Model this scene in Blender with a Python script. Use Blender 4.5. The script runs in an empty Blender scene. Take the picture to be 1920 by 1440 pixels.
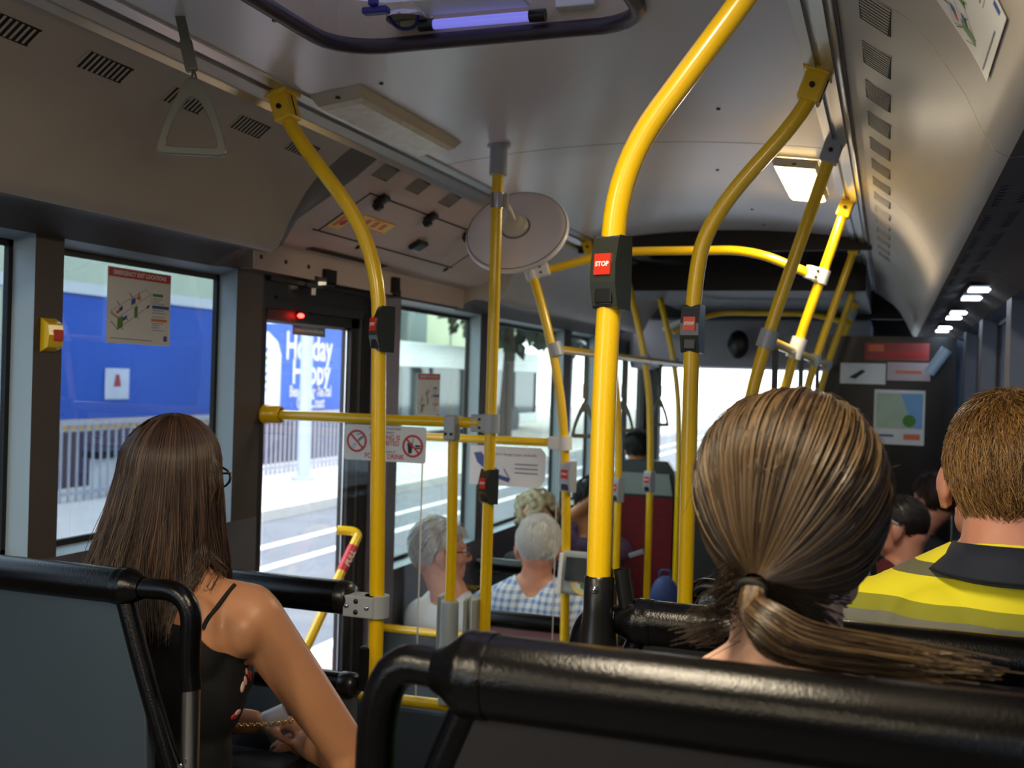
import bpy, bmesh, math, random
import numpy as np
from mathutils import Vector, Matrix, Euler
random.seed(7); np.random.seed(7)
S = bpy.context.scene
COL = S.collection
V = Vector
PI = math.pi
R_ = math.radians

# ------------------------------------------------------------------ camera
FPX = 2000.0
A = V((708, -10, FPX)).normalized()                       # bus axis seen from the camera (right, up, forward)
h = V((math.cos(R_(1.7)), -math.sin(R_(1.7)), 0))
RX = (h - h.dot(A) * A).normalized()                      # bus left-to-right
U = A.cross(RX)                                           # up
def ray(x, y):
    d = V((x - 960, 720 - y, FPX))
    return V((d.dot(RX), d.dot(A), d.dot(U)))
def PX(x, y, X): r = ray(x, y); return r * (X / r.x)
def PY(x, y, Y): r = ray(x, y); return r * (Y / r.y)
def PZ(x, y, Z): r = ray(x, y); return r * (Z / r.z)
cd = bpy.data.cameras.new('camera'); cam = bpy.data.objects.new('camera', cd); COL.objects.link(cam)
cd.sensor_width = 36; cd.lens = 36 * FPX / 1920; cd.clip_start = .02; cd.clip_end = 400
cam.matrix_world = Matrix(((RX[0], RX[1], -RX[2], 0), (A[0], A[1], -A[2], 0), (U[0], U[1], -U[2], 0), (0, 0, 0, 1)))
S.camera = cam
cd.dof.use_dof = True; cd.dof.focus_distance = 1.7; cd.dof.aperture_fstop = 6.5

# ------------------------------------------------------------------ materials
def srgb(r, g, b):
    f = lambda c: (c / 255 / 12.92) if c / 255 <= .04045 else ((c / 255 + .055) / 1.055) ** 2.4
    return (f(r), f(g), f(b), 1)
MATS = {}
def mat(name, rgb, rough=.5, metal=0.0, spec=.5, bump=0, bscale=200, var=.06, vscale=6, coat=0, emit=0, sss=0, trans=0, detail=3, stretch=None):
    m = bpy.data.materials.new(name); m.use_nodes = True; nt = m.node_tree; b = nt.nodes['Principled BSDF']
    N, L = nt.nodes.new, nt.links.new
    c = srgb(*rgb)
    tc = N('ShaderNodeTexCoord'); src = tc.outputs['Object']
    if stretch:
        mp = N('ShaderNodeMapping'); mp.inputs['Scale'].default_value = stretch; L(src, mp.inputs['Vector']); src = mp.outputs['Vector']
    nz = N('ShaderNodeTexNoise'); nz.inputs['Scale'].default_value = vscale; nz.inputs['Detail'].default_value = detail; L(src, nz.inputs['Vector'])
    mx = N('ShaderNodeMix'); mx.data_type = 'RGBA'
    mx.inputs['A'].default_value = tuple(max(0, v * (1 - var * 2)) for v in c[:3]) + (1,)
    mx.inputs['B'].default_value = tuple(min(1, v * (1 + var * 2)) for v in c[:3]) + (1,)
    L(nz.outputs['Fac'], mx.inputs['Factor']); L(mx.outputs['Result'], b.inputs['Base Color'])
    b.inputs['Roughness'].default_value = rough; b.inputs['Metallic'].default_value = metal
    b.inputs['Specular IOR Level'].default_value = spec; b.inputs['Coat Weight'].default_value = coat; b.inputs['Coat Roughness'].default_value = .18
    if bump:
        n2 = N('ShaderNodeTexNoise'); n2.inputs['Scale'].default_value = bscale; n2.inputs['Detail'].default_value = 4; L(src, n2.inputs['Vector'])
        bp = N('ShaderNodeBump'); bp.inputs['Strength'].default_value = bump; bp.inputs['Distance'].default_value = .004
        L(n2.outputs['Fac'], bp.inputs['Height']); L(bp.outputs['Normal'], b.inputs['Normal'])
    if emit:
        b.inputs['Emission Color'].default_value = c; b.inputs['Emission Strength'].default_value = emit
    if sss:
        b.inputs['Subsurface Weight'].default_value = sss; b.inputs['Subsurface Radius'].default_value = (.012, .004, .002); b.inputs['Subsurface Scale'].default_value = .6
    MATS[name] = m
    return m
def glass(name, tint, refl=.06, rough=0.0):
    m = bpy.data.materials.new(name); m.use_nodes = True; nt = m.node_tree; nt.nodes.clear()
    N, L = nt.nodes.new, nt.links.new
    out = N('ShaderNodeOutputMaterial'); mix = N('ShaderNodeMixShader'); t = N('ShaderNodeBsdfTransparent'); g = N('ShaderNodeBsdfGlossy')
    t.inputs['Color'].default_value = tuple(tint) + (1,); g.inputs['Roughness'].default_value = rough
    fr = N('ShaderNodeLayerWeight'); fr.inputs['Blend'].default_value = .5
    p5 = N('ShaderNodeMath'); p5.operation = 'POWER'; p5.inputs[1].default_value = 5; L(fr.outputs['Facing'], p5.inputs[0])
    mm = N('ShaderNodeMath'); mm.operation = 'MULTIPLY_ADD'; mm.inputs[1].default_value = 1 - refl / 2; mm.inputs[2].default_value = refl / 2; mm.use_clamp = True
    L(p5.outputs[0], mm.inputs[0]); L(mm.outputs[0], mix.inputs['Fac']); L(t.outputs[0], mix.inputs[1]); L(g.outputs[0], mix.inputs[2]); L(mix.outputs[0], out.inputs['Surface'])
    MATS[name] = m
    return m
def emis(name, rgb, strength):
    m = bpy.data.materials.new(name); m.use_nodes = True; b = m.node_tree.nodes['Principled BSDF']
    b.inputs['Base Color'].default_value = (.8, .8, .8, 1); b.inputs['Emission Color'].default_value = srgb(*rgb); b.inputs['Emission Strength'].default_value = strength
    MATS[name] = m
    return m

# ------------------------------------------------------------------ mesh builder
def frame(z, x=None):
    z = V(z).normalized(); x = V(x) if x is not None else (V((1, 0, 0)) if abs(z.x) < .9 else V((0, 1, 0)))
    x = (x - x.dot(z) * z).normalized(); y = z.cross(x)
    return Matrix((x, y, z)).transposed()
def rotz(a): return Matrix.Rotation(a, 3, 'Z')
class MB:
    def __init__(s): s.v = []; s.f = []; s.m = []; s.sm = []; s.mats = []
    def mi(s, m):
        m = MATS[m] if isinstance(m, str) else m
        if m not in s.mats: s.mats.append(m)
        return s.mats.index(m)
    def add(s, vs, fs, m, smooth=False):
        o = len(s.v); k = s.mi(m)
        s.v.extend(tuple(v) for v in vs)
        for f in fs: s.f.append(tuple(i + o for i in f)); s.m.append(k); s.sm.append(smooth)
        return s
    def box(s, c, size, m, rot=None):
        c = V(c); hx, hy, hz = (q / 2 for q in size); vs = []
        for i in range(8):
            p = V((hx if i & 1 else -hx, hy if i & 2 else -hy, hz if i & 4 else -hz))
            vs.append(c + (rot @ p if rot is not None else p))
        return s.add(vs, [(0, 2, 3, 1), (4, 5, 7, 6), (0, 1, 5, 4), (2, 6, 7, 3), (0, 4, 6, 2), (1, 3, 7, 5)], m)
    def bb(s, lo, hi, m): return s.box([(a + b) / 2 for a, b in zip(lo, hi)], [abs(b - a) for a, b in zip(lo, hi)], m)
    def quad(s, a, b, c, d, m): return s.add([a, b, c, d], [(0, 1, 2, 3)], m)
    def tube(s, pts, r, m, n=14, caps=True):
        pts = [V(p) for p in pts]; k = len(pts)
        rs = r if isinstance(r, (list, tuple)) else [r] * k
        tg = []
        for i in range(k):
            a = pts[max(0, i - 1)]; b = pts[min(k - 1, i + 1)]
            tg.append((b - a).normalized() if (b - a).length > 1e-9 else V((0, 0, 1)))
        F = frame(tg[0]); x = F.col[0].copy(); vs = []
        for i in range(k):
            x = (x - x.dot(tg[i]) * tg[i]).normalized(); y = tg[i].cross(x)
            for j in range(n):
                a = 2 * PI * j / n; vs.append(pts[i] + (x * math.cos(a) + y * math.sin(a)) * rs[i])
        fs = [(i * n + j, i * n + (j + 1) % n, (i + 1) * n + (j + 1) % n, (i + 1) * n + j) for i in range(k - 1) for j in range(n)]
        s.add(vs, fs, m, True)
        if caps:
            o = len(s.v); s.add(vs[:n], [tuple(range(n - 1, -1, -1))], m); s.add(vs[-n:], [tuple(range(n))], m)
        return s
    def lathe(s, prof, c, ax, m, n=28, x=None):
        M = frame(ax, x); c = V(c); vs = []; k = len(prof)
        for (r, z) in prof:
            for j in range(n):
                a = 2 * PI * j / n; vs.append(c + M @ V((r * math.cos(a), r * math.sin(a), z)))
        fs = [(i * n + j, i * n + (j + 1) % n, (i + 1) * n + (j + 1) % n, (i + 1) * n + j) for i in range(k - 1) for j in range(n)]
        return s.add(vs, fs, m, True)
    def cyl(s, c, r, hgt, ax, m, n=20):
        c = V(c); ax = V(ax).normalized(); return s.tube([c - ax * hgt / 2, c + ax * hgt / 2], r, m, n)
    def prism(s, poly, o, M, d, m, smooth=False):
        """poly: 2-D points; M: 3x3 frame, extruded along its third axis by d"""
        o = V(o); n = len(poly); vs = [o + M @ V((p[0], p[1], 0)) for p in poly] + [o + M @ V((p[0], p[1], d)) for p in poly]
        s.add(vs, [tuple(range(n - 1, -1, -1)), tuple(range(n, 2 * n))], m)
        s.add(vs, [(i, (i + 1) % n, n + (i + 1) % n, n + i) for i in range(n)], m, smooth)
        return s
    def loftY(s, prof, y0, y1, m, smooth=False, closed=False):
        n = len(prof); vs = [(p[0], y0, p[1]) for p in prof] + [(p[0], y1, p[1]) for p in prof]
        k = n if closed else n - 1
        return s.add(vs, [(i, (i + 1) % n, n + (i + 1) % n, n + i) for i in range(k)], m, smooth)
    def ell(s, c, r, m, M=None, nu=20, nv=14):
        c = V(c); vs = []
        for i in range(nv + 1):
            t = PI * i / nv
            for j in range(nu):
                a = 2 * PI * j / nu; p = V((r[0] * math.sin(t) * math.cos(a), r[1] * math.sin(t) * math.sin(a), r[2] * math.cos(t)))
                vs.append(c + (M @ p if M is not None else p))
        fs = [(i * nu + j, i * nu + (j + 1) % nu, (i + 1) * nu + (j + 1) % nu, (i + 1) * nu + j) for i in range(nv) for j in range(nu)]
        return s.add(vs, [f[::-1] for f in fs], m, True)
    def cap(s, p, q, r1, r2, m, n=14, k=5, side=None, flat=1.0):
        """closed tapered capsule between p and q; flat squeezes it along the axis across `side`"""
        p, q = V(p), V(q); ax = (q - p); L = ax.length; ax = ax / L if L > 1e-6 else V((0, 0, 1))
        M = frame(ax, side); vs = []; rings = []
        for i in range(k + 1): t = PI / 2 * (1 - i / k); rings.append((r1 * math.cos(t), -r1 * math.sin(t)))
        for i in range(k + 1): t = PI / 2 * i / k; rings.append((r2 * math.cos(t), L + r2 * math.sin(t)))
        for (r, z) in rings:
            for j in range(n):
                a = 2 * PI * j / n; vs.append(p + M @ V((r * math.cos(a), flat * r * math.sin(a), z)))
        fs = [(i * n + j, i * n + (j + 1) % n, (i + 1) * n + (j + 1) % n, (i + 1) * n + j) for i in range(len(rings) - 1) for j in range(n)]
        return s.add(vs, fs, m, True)
    def text(s, txt, o, x, y, size, m, align='CENTER', off=0.0, ext=0.0, sx=1.0, lift=.0006, spacing=1.0):
        cu = bpy.data.curves.new('t', 'FONT'); cu.body = txt; cu.size = size; cu.align_x = align; cu.align_y = 'CENTER'; cu.offset = off; cu.extrude = ext; cu.resolution_u = 3
        cu.space_character = spacing
        ob = bpy.data.objects.new('t', cu); COL.objects.link(ob); dg = bpy.context.evaluated_depsgraph_get(); ev = ob.evaluated_get(dg); me = ev.to_mesh()
        x, y = V(x).normalized(), V(y).normalized(); n = x.cross(y); o = V(o) + n * lift
        vs = [o + x * v.co.x * sx + y * v.co.y + n * v.co.z for v in me.vertices]; fs = [tuple(p.vertices) for p in me.polygons]
        ev.to_mesh_clear(); bpy.data.objects.remove(ob); bpy.data.curves.remove(cu)
        return s.add(vs, fs, m)
    def build(s, name, parent=None, loc=None, bevel=0, seg=2, auto=True):
        me = bpy.data.meshes.new(name); ob = bpy.data.objects.new(name, me); COL.objects.link(ob)
        if parent is not None:
            base = parent
            while base.parent is not None: base = base.parent
            off = V(base.location); ob.parent = parent
        else:
            if loc is None:
                a = np.array(s.v); lo, hi = a.min(0), a.max(0); loc = V(((lo[0] + hi[0]) / 2, (lo[1] + hi[1]) / 2, lo[2]))
            off = V(loc); ob.location = off
        a = np.array(s.v, dtype=np.float64) - np.array(off)
        me.from_pydata(a.tolist(), [], s.f)
        for m in s.mats: me.materials.append(m)
        me.polygons.foreach_set('material_index', s.m); me.polygons.foreach_set('use_smooth', s.sm); me.update()
        if bevel:
            bv = ob.modifiers.new('bevel', 'BEVEL'); bv.width = bevel; bv.segments = seg; bv.limit_method = 'ANGLE'; bv.angle_limit = R_(38)
        return ob
def clean(ob):
    bm = bmesh.new(); bm.from_mesh(ob.data); bmesh.ops.remove_doubles(bm, verts=bm.verts, dist=1e-5); bmesh.ops.recalc_face_normals(bm, faces=bm.faces); bm.to_mesh(ob.data); bm.free(); return ob
def tag(o, label, cat, group=None, kind=None):
    if label: o['label'] = label
    if cat: o['category'] = cat
    if group: o['group'] = group
    if kind: o['kind'] = kind
    return o
def thing(name, label, cat, loc=(0, 0, 0), group=None):
    o = bpy.data.objects.new(name, None); COL.objects.link(o); o.location = loc; o.empty_display_size = .05
    return tag(o, label, cat, group)
def struct(mb, name, **k):
    o = mb.build(name, **k); o['kind'] = 'structure'; return o
def bez(pts, rad, n=6):
    """polyline with rounded corners of radius rad"""
    pts = [V(p) for p in pts]; out = [pts[0]]
    for i in range(1, len(pts) - 1):
        a, b, c = pts[i - 1], pts[i], pts[i + 1]
        r = rad[i - 1] if isinstance(rad, (list, tuple)) else rad
        d1 = min(r, (a - b).length * .49); d2 = min(r, (c - b).length * .49)
        p, q = b + (a - b).normalized() * d1, b + (c - b).normalized() * d2
        for k in range(n + 1): t = k / n; out.append(p * (1 - t) ** 2 + b * 2 * t * (1 - t) + q * t * t)
    out.append(pts[-1]); return out
def rrect(w, hh, r, n=5):
    o = []
    for (sx, sy, a0) in ((1, 1, 0), (-1, 1, 90), (-1, -1, 180), (1, -1, 270)):
        for k in range(n + 1): a = R_(a0 + 90 * k / n); o.append((sx * (w / 2 - r) + r * math.cos(a), sy * (hh / 2 - r) + r * math.sin(a)))
    return o

# palette
mat('yellow paint', (246, 200, 2), rough=.3, coat=.6, var=.05)
mat('yellow paint dull', (214, 168, 20), rough=.4, var=.06)
mat('ceiling laminate', (212, 208, 210), rough=.30, var=.03, vscale=3, spec=.5, coat=.25)
mat('cove plastic', (172, 164, 154), rough=.42, var=.05, vscale=4, bump=.05, bscale=500)
mat('pale trim plastic', (188, 172, 166), rough=.45, var=.03)
mat('dark slot', (14, 13, 13), rough=.7)
mat('aluminium', (196, 196, 198), rough=.28, metal=.9, var=.05, stretch=(1, .02, 1))
mat('steel', (190, 188, 184), rough=.25, metal=1.0, var=.04, stretch=(1, 1, .05))
mat('chrome', (220, 220, 220), rough=.12, metal=1.0)
mat('grey clamp', (168, 176, 184), rough=.35, spec=.6, var=.03)
mat('reveal dark', (70, 84, 106), rough=.4, var=.03)
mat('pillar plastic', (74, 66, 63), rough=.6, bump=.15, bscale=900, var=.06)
mat('reveal trim', (158, 178, 190), rough=.4, var=.03)
mat('black rubber', (16, 15, 16), rough=.55, var=.1)
mat('black plastic', (20, 20, 21), rough=.3, spec=.5, var=.1)
mat('dark metal', (34, 31, 31), rough=.45, metal=.3, var=.1)
mat('black vinyl', (6, 6, 7), rough=.2, spec=.34, bump=.13, bscale=430, var=.08)
mat('seat shell', (56, 68, 78), rough=.38, var=.1, vscale=3, bump=.06, bscale=700)
mat('seat cloth', (42, 40, 46), rough=.9, bump=.4, bscale=900, var=.25, vscale=40)
mat('red seat cloth', (104, 16, 26), rough=.9, bump=.3, bscale=600, var=.18, vscale=30)
mat('grey seat insert', (126, 134, 132), rough=.5, var=.05)
mat('panel grey', (66, 74, 82), rough=.55, var=.06)
mat('lower wall', (92, 92, 100), rough=.6, var=.05, bump=.1, bscale=600)
mat('floor vinyl', (92, 92, 96), rough=.7, var=.25, vscale=120, bump=.1)
mat('housing green', (48, 52, 44), rough=.25, coat=.4, var=.08)
mat('button red', (214, 50, 28), rough=.3, var=.04)
mat('white print', (236, 236, 234), rough=.4, var=.01)
mat('sign white', (226, 228, 226), rough=.35, var=.02)
mat('sign red', (204, 40, 48), rough=.4, var=.02)
mat('sign blue', (36, 76, 160), rough=.4, var=.02)
mat('sign green', (70, 130, 40), rough=.4, var=.02)
mat('sign orange', (224, 112, 72), rough=.4, var=.02)
mat('sign black', (24, 26, 28), rough=.4, var=.02)
mat('sign grey', (120, 128, 140), rough=.4, var=.02)
mat('sign yellow', (232, 214, 120), rough=.4, var=.02)
mat('front box', (150, 150, 160), rough=.45, var=.03)
mat('door post', (128, 122, 138), rough=.5, var=.05)
mat('map green', (176, 196, 170), rough=.5, var=.12, vscale=9)
mat('map blue', (120, 170, 214), rough=.5, var=.05)
mat('strap plastic', (96, 98, 88), rough=.35, coat=.2, var=.04)
mat('strap webbing', (92, 96, 92), rough=.7, bump=.3, bscale=800)
mat('lamp lens', (240, 234, 214), rough=.35, var=.12, vscale=30)
mat('lamp body', (196, 190, 172), rough=.4)
mat('mirror back', (240, 233, 236), rough=.3, coat=.3, var=.02)
mat('mirror joint', (222, 214, 196), rough=.35, var=.02)
emis('lamp lit', (255, 214, 140), 9.0)
emis('strip led', (214, 232, 255), 12.0)
emis('red led', (255, 30, 24), 14.0)
glass('window glass', (.52, .58, .63), .12)
glass('door glass', (.95, .96, .97), .09)
glass('green glass', (.81, .88, .85), .10)
glass('windscreen glass', (.95, .97, .97), .05)
glass('right glass', (.6, .65, .72), .16)
glass('perspex', (.97, .98, .98), .06)
mat('hatch rubber', (52, 44, 54), rough=.4)
mat('hatch side', (190, 176, 146), rough=.4)
mat('handle blue', (40, 48, 130), rough=.4)
mat('tube lamp', (140, 140, 255), rough=.2, coat=.5, emit=.35)
mat('cove end', (92, 86, 84), rough=.5, var=.04)
mat('umbrella blue', (76, 92, 150), rough=.4)
mat('holder grey', (170, 178, 178), rough=.45, var=.03)
mat('leaflet', (160, 164, 156), rough=.5, var=.06)
mat('banner red', (168, 70, 66), rough=.5, var=.1, vscale=10)
mat('notice', (196, 180, 184), rough=.5, var=.04)
m = bpy.data.materials.new('hatch blue'); m.use_nodes = True; nt = m.node_tree; nt.nodes.clear()
o_ = nt.nodes.new('ShaderNodeOutputMaterial'); tl = nt.nodes.new('ShaderNodeBsdfTranslucent'); tl.inputs['Color'].default_value = (.36, .34, .55, 1); df = nt.nodes.new('ShaderNodeBsdfDiffuse'); df.inputs['Color'].default_value = (.6, .56, .5, 1)
mx_ = nt.nodes.new('ShaderNodeMixShader'); mx_.inputs['Fac'].default_value = .82; nt.links.new(tl.outputs[0], mx_.inputs[1]); nt.links.new(df.outputs[0], mx_.inputs[2]); nt.links.new(mx_.outputs[0], o_.inputs['Surface']); MATS['hatch blue'] = m
mat('back dark', (30, 27, 28), rough=.5, var=.12, vscale=5, bump=.1, bscale=600)
mat('mauve back', (168, 122, 130), rough=.5, var=.05)
mat('backpack blue', (46, 66, 120), rough=.7, var=.1)
mat('asphalt', (118, 120, 128), rough=.9, var=.12, vscale=2, detail=8)
mat('footpath', (196, 190, 186), rough=.9, var=.08, vscale=1.5)
mat('kerb', (206, 204, 200), rough=.9, var=.08)
mat('road paint', (232, 232, 232), rough=.8)
mat('pink paving', (196, 168, 164), rough=.9, var=.1, vscale=8)
mat('hoarding blue', (44, 92, 190), rough=.45, var=.08, vscale=.7)
mat('hoarding white', (214, 216, 226), rough=.5)
mat('hoarding pale', (120, 160, 190), rough=.5)
mat('hoarding orange', (214, 172, 120), rough=.6, var=.1)
mat('dark facade', (66, 58, 78), rough=.8, var=.15, vscale=1)
mat('dark window', (26, 34, 36), rough=.08, spec=.6)
mat('pale facade', (206, 214, 184), rough=.85, var=.05, vscale=1)
mat('grey facade', (132, 146, 146), rough=.8, var=.06)
mat('railing paint', (170, 172, 184), rough=.5)
mat('pole paint', (186, 198, 214), rough=.4)
mat('bus white', (222, 230, 228), rough=.3, coat=.3)
mat('leaf dark', (40, 52, 34), rough=.7, var=.3, vscale=3)
mat('leaf light', (112, 140, 70), rough=.7, var=.3, vscale=3)
mat('bark', (70, 58, 46), rough=.9, var=.2, bump=.5, bscale=60)
mat('blocking wall', (40, 48, 66), rough=.7, var=.2, vscale=.8)
mat('skin', (200, 150, 120)); mat('skin tan', (196, 138, 98), rough=.42, var=.05, vscale=14, sss=.12, bump=.05, bscale=500)
mat('skin pale', (222, 176, 156), rough=.45, var=.05, vscale=14, sss=.12, bump=.05, bscale=500)
mat('skin ruddy', (214, 150, 124), rough=.45, var=.07, vscale=20, sss=.12, bump=.05, bscale=500)
mat('eye white', (226, 222, 216), rough=.15); mat('eye dark', (40, 32, 28), rough=.1)
mat('black cloth', (15, 15, 18), rough=.8, bump=.2, bscale=600, var=.15)
mat('dark cloth', (34, 34, 40), rough=.85, bump=.2, bscale=400); mat('navy cloth', (30, 36, 52), rough=.8, bump=.25, bscale=700, var=.08)
mat('white cloth', (222, 226, 230), rough=.85, bump=.1, bscale=300); mat('purple cloth', (84, 60, 90), rough=.85); mat('maroon cloth', (96, 30, 38), rough=.85); mat('green cloth', (34, 122, 74), rough=.85, bump=.15, bscale=500); mat('denim', (44, 58, 84), rough=.85, bump=.2, bscale=600)
mat('petal', (232, 190, 180), rough=.8); mat('gold', (226, 190, 110), rough=.25, metal=1); mat('pale leather', (206, 170, 160), rough=.6)
mat('mirror lens', (110, 130, 220), rough=.1, metal=.8); mat('glasses brown', (60, 44, 38), rough=.3)
def hairm(n, rgb, rough=.38): mat(n, rgb, rough=rough, spec=.6, var=.18, vscale=40, stretch=(1, 1, .15))
hairm('hair brown dark', (36, 25, 19)); hairm('hair brown', (70, 46, 33)); hairm('hair brown light', (100, 76, 58))
hairm('hair dark blond', (56, 42, 28)); hairm('hair blond', (78, 60, 39)); hairm('hair blond light', (108, 86, 56))
hairm('hair ginger', (134, 98, 54)); hairm('hair ginger dark', (88, 62, 34)); hairm('hair ginger light', (172, 134, 80))
hairm('hair white', (248, 248, 246), .6); hairm('hair grey', (168, 168, 164), .5); hairm('hair fair', (170, 158, 128), .5); hairm('hair black', (14, 14, 18)); hairm('hair soft black', (44, 38, 36))
# printed cloths
def cloth_nodes(name, fn, rough=.8):
    m = bpy.data.materials.new(name); m.use_nodes = True; nt = m.node_tree; b = nt.nodes['Principled BSDF']; b.inputs['Roughness'].default_value = rough
    g = nt.nodes.new('ShaderNodeTexCoord'); s = nt.nodes.new('ShaderNodeSeparateXYZ'); nt.links.new(g.outputs['Object'], s.inputs[0])
    fn(nt, s, b); MATS[name] = m
def mth(nt, op, a, b=None, c=None):
    n = nt.nodes.new('ShaderNodeMath'); n.operation = op
    for i, q in enumerate((a, b, c)):
        if q is None: continue
        if isinstance(q, (int, float)): n.inputs[i].default_value = q
        else: nt.links.new(q, n.inputs[i])
    return n.outputs[0]
def hv(nt, s, b):
    # bands across the back by height above the floor of the seat row (object origin at floor level)
    z = mth(nt, 'SUBTRACT', s.outputs['Z'], 1.0)
    r = nt.nodes.new('ShaderNodeValToRGB'); r.color_ramp.interpolation = 'CONSTANT'; el = r.color_ramp.elements
    stops = [(0.0, (120, 122, 112)), (.43, (150, 150, 40)), (.505, (244, 232, 40)), (.62, (110, 108, 84)), (.68, (246, 234, 44))]
    el[0].position = 0; el[0].color = srgb(*stops[0][1]); el[1].position = stops[1][0]; el[1].color = srgb(*stops[1][1])
    for p, c in stops[2:]: e = el.new(p); e.color = srgb(*c)
    mr = nt.nodes.new('ShaderNodeMapRange'); mr.inputs['From Min'].default_value = -.16; mr.inputs['From Max'].default_value = .12
    nt.links.new(z, mr.inputs['Value']); nt.links.new(mr.outputs[0], r.inputs['Fac']); nt.links.new(r.outputs[0], b.inputs['Base Color'])
    w = nt.nodes.new('ShaderNodeTexNoise'); w.inputs['Scale'].default_value = 700; bp = nt.nodes.new('ShaderNodeBump'); bp.inputs['Strength'].default_value = .25; bp.inputs['Distance'].default_value = .003; nt.links.new(w.outputs['Fac'], bp.inputs['Height']); nt.links.new(bp.outputs['Normal'], b.inputs['Normal'])
cloth_nodes('hivis', hv)
def chk(nt, s, b):
    f = lambda o, k: mth(nt, 'GREATER_THAN', mth(nt, 'FRACT', mth(nt, 'MULTIPLY', o, k)), .55)
    v = mth(nt, 'ADD', f(s.outputs['X'], 34), f(s.outputs['Z'], 34)); r = nt.nodes.new('ShaderNodeValToRGB'); el = r.color_ramp.elements
    el[0].color = srgb(226, 234, 244); el[1].color = srgb(110, 150, 206); nt.links.new(mth(nt, 'MULTIPLY', v, .5), r.inputs['Fac']); nt.links.new(r.outputs[0], b.inputs['Base Color'])
cloth_nodes('blue check', chk)
# ================================================================== bus body
CX = -0.75; WL = -1.85; WR = 0.35; ROAD = -1.95; LOW = -1.6; HIGH = -1.28; YB = -2.6; YF = 8.7
def crown(x): return .655 + .042 * (1 - ((x - CX) / .575) ** 2)
# ceiling with a rounded hole for the roof hatch and one cross seam
HX, HY, HW, HD, HR = -.78, 1.60, .66, .82, .13
hole = [(HX + p[0], HY + p[1]) for p in rrect(HW, HD, HR, 6)]
mb = MB()
xs = [CX - .575 + 1.15 * i / 16 for i in range(17)]
def strip(y0, y1, x0=-9, x1=9, m='ceiling laminate'):
    q = sorted(set([max(x0, min(x1, x)) for x in xs] + [x for x in (x0, x1) if -9 < x < 9]))
    q = [x for x in q if CX - .5751 <= x <= CX + .5751]
    mb.loftY([(x, crown(x)) for x in q], y0, y1, m, True)
hx0, hx1, hy0, hy1 = HX - HW / 2 - .03, HX + HW / 2 + .03, HY - HD / 2 - .03, HY + HD / 2 + .03
strip(YB, hy0); strip(hy0, hy1, -9, hx0); strip(hy0, hy1, hx1, 9); strip(hy1, 3.047); strip(3.053, 4.86)
outer = []
for (x, y) in hole:
    dx, dy = x - HX, y - HY; k = min((HW / 2 + .03) / max(1e-6, abs(dx)), (HD / 2 + .03) / max(1e-6, abs(dy))); outer.append((HX + dx * k, HY + dy * k))
for cx_ in (hx0, hx1):
    for cy_ in (hy0, hy1): outer[min(range(len(outer)), key=lambda i: (outer[i][0] - cx_) ** 2 + (outer[i][1] - cy_) ** 2)] = (cx_, cy_)
n = len(hole); vs = [(x, y, crown(x)) for x, y in hole] + [(x, y, crown(x)) for x, y in outer]
mb.add(vs, [(i, (i + 1) % n, n + (i + 1) % n, n + i) for i in range(n)], 'ceiling laminate', True)
mb.loftY([(x, crown(x) + .006) for x in xs], 3.03, 3.07, 'dark slot', True)
ceil = struct(mb, 'ceiling', loc=(CX, YB, .65))
for (px, py) in ((1347, 202), (1345, 322), (1410, 395), (1432, 423), (515, 30), (715, 150)):
    p = PZ(px, py, .685); z = crown(p.x); MB().cyl((p.x, p.y, z), .005, .007, (0, 0, 1), 'dark metal', 12).build('screw', ceil)
# roof above (keeps the sky out)
struct(MB().bb((WL - .1, YB, .80), (HX - HW / 2 - .02, YF, .83), 'dark metal').bb((HX + HW / 2 + .02, YB, .80), (WR + .1, YF, .83), 'dark metal')
       .bb((HX - HW / 2 - .02, YB, .80), (HX + HW / 2 + .02, HY - HD / 2 - .02, .83), 'dark metal').bb((HX - HW / 2 - .02, HY + HD / 2 + .02, .80), (HX + HW / 2 + .02, YF, .83), 'dark metal'), 'trim_1')
# front roof: stepped, dark
mb = MB().bb((CX - .66, 4.86, .60), (CX + .66, 4.875, .70), 'dark metal')
mb.bb((CX - .66, 4.86, .70), (CX + .66, 7.6, .71), 'dark metal').bb((CX - .62, 5.75, .50), (CX + .62, 7.6, .70), 'dark metal')
mb.bb((WL, 7.6, .47), (WR, 7.64, .80), 'dark metal')
struct(mb, 'ceiling.001', loc=(CX, 4.86, .5))
mb = MB(); fr = rrect(.98, .62, .07, 4); M3 = Matrix.Identity(3)
o = [(CX + p[0], 5.28 + p[1]) for p in fr]; i_ = [(CX + p[0] * .9, 5.28 + p[1] * .86) for p in fr]; n = len(fr)
mb.add([(x, y, .655) for x, y in o] + [(x, y, .645) for x, y in i_] + [(x, y, .70) for x, y in i_], [(k, (k + 1) % n, n + (k + 1) % n, n + k) for k in range(n)] + [(n + k, n + (k + 1) % n, 2 * n + (k + 1) % n, 2 * n + k) for k in range(n)] + [tuple(range(2 * n, 3 * n))], 'dark metal')
tag(mb.build('roof_hatch'), 'dark closed roof hatch at the front, beyond the yellow arched bar', 'roof hatch')

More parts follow.
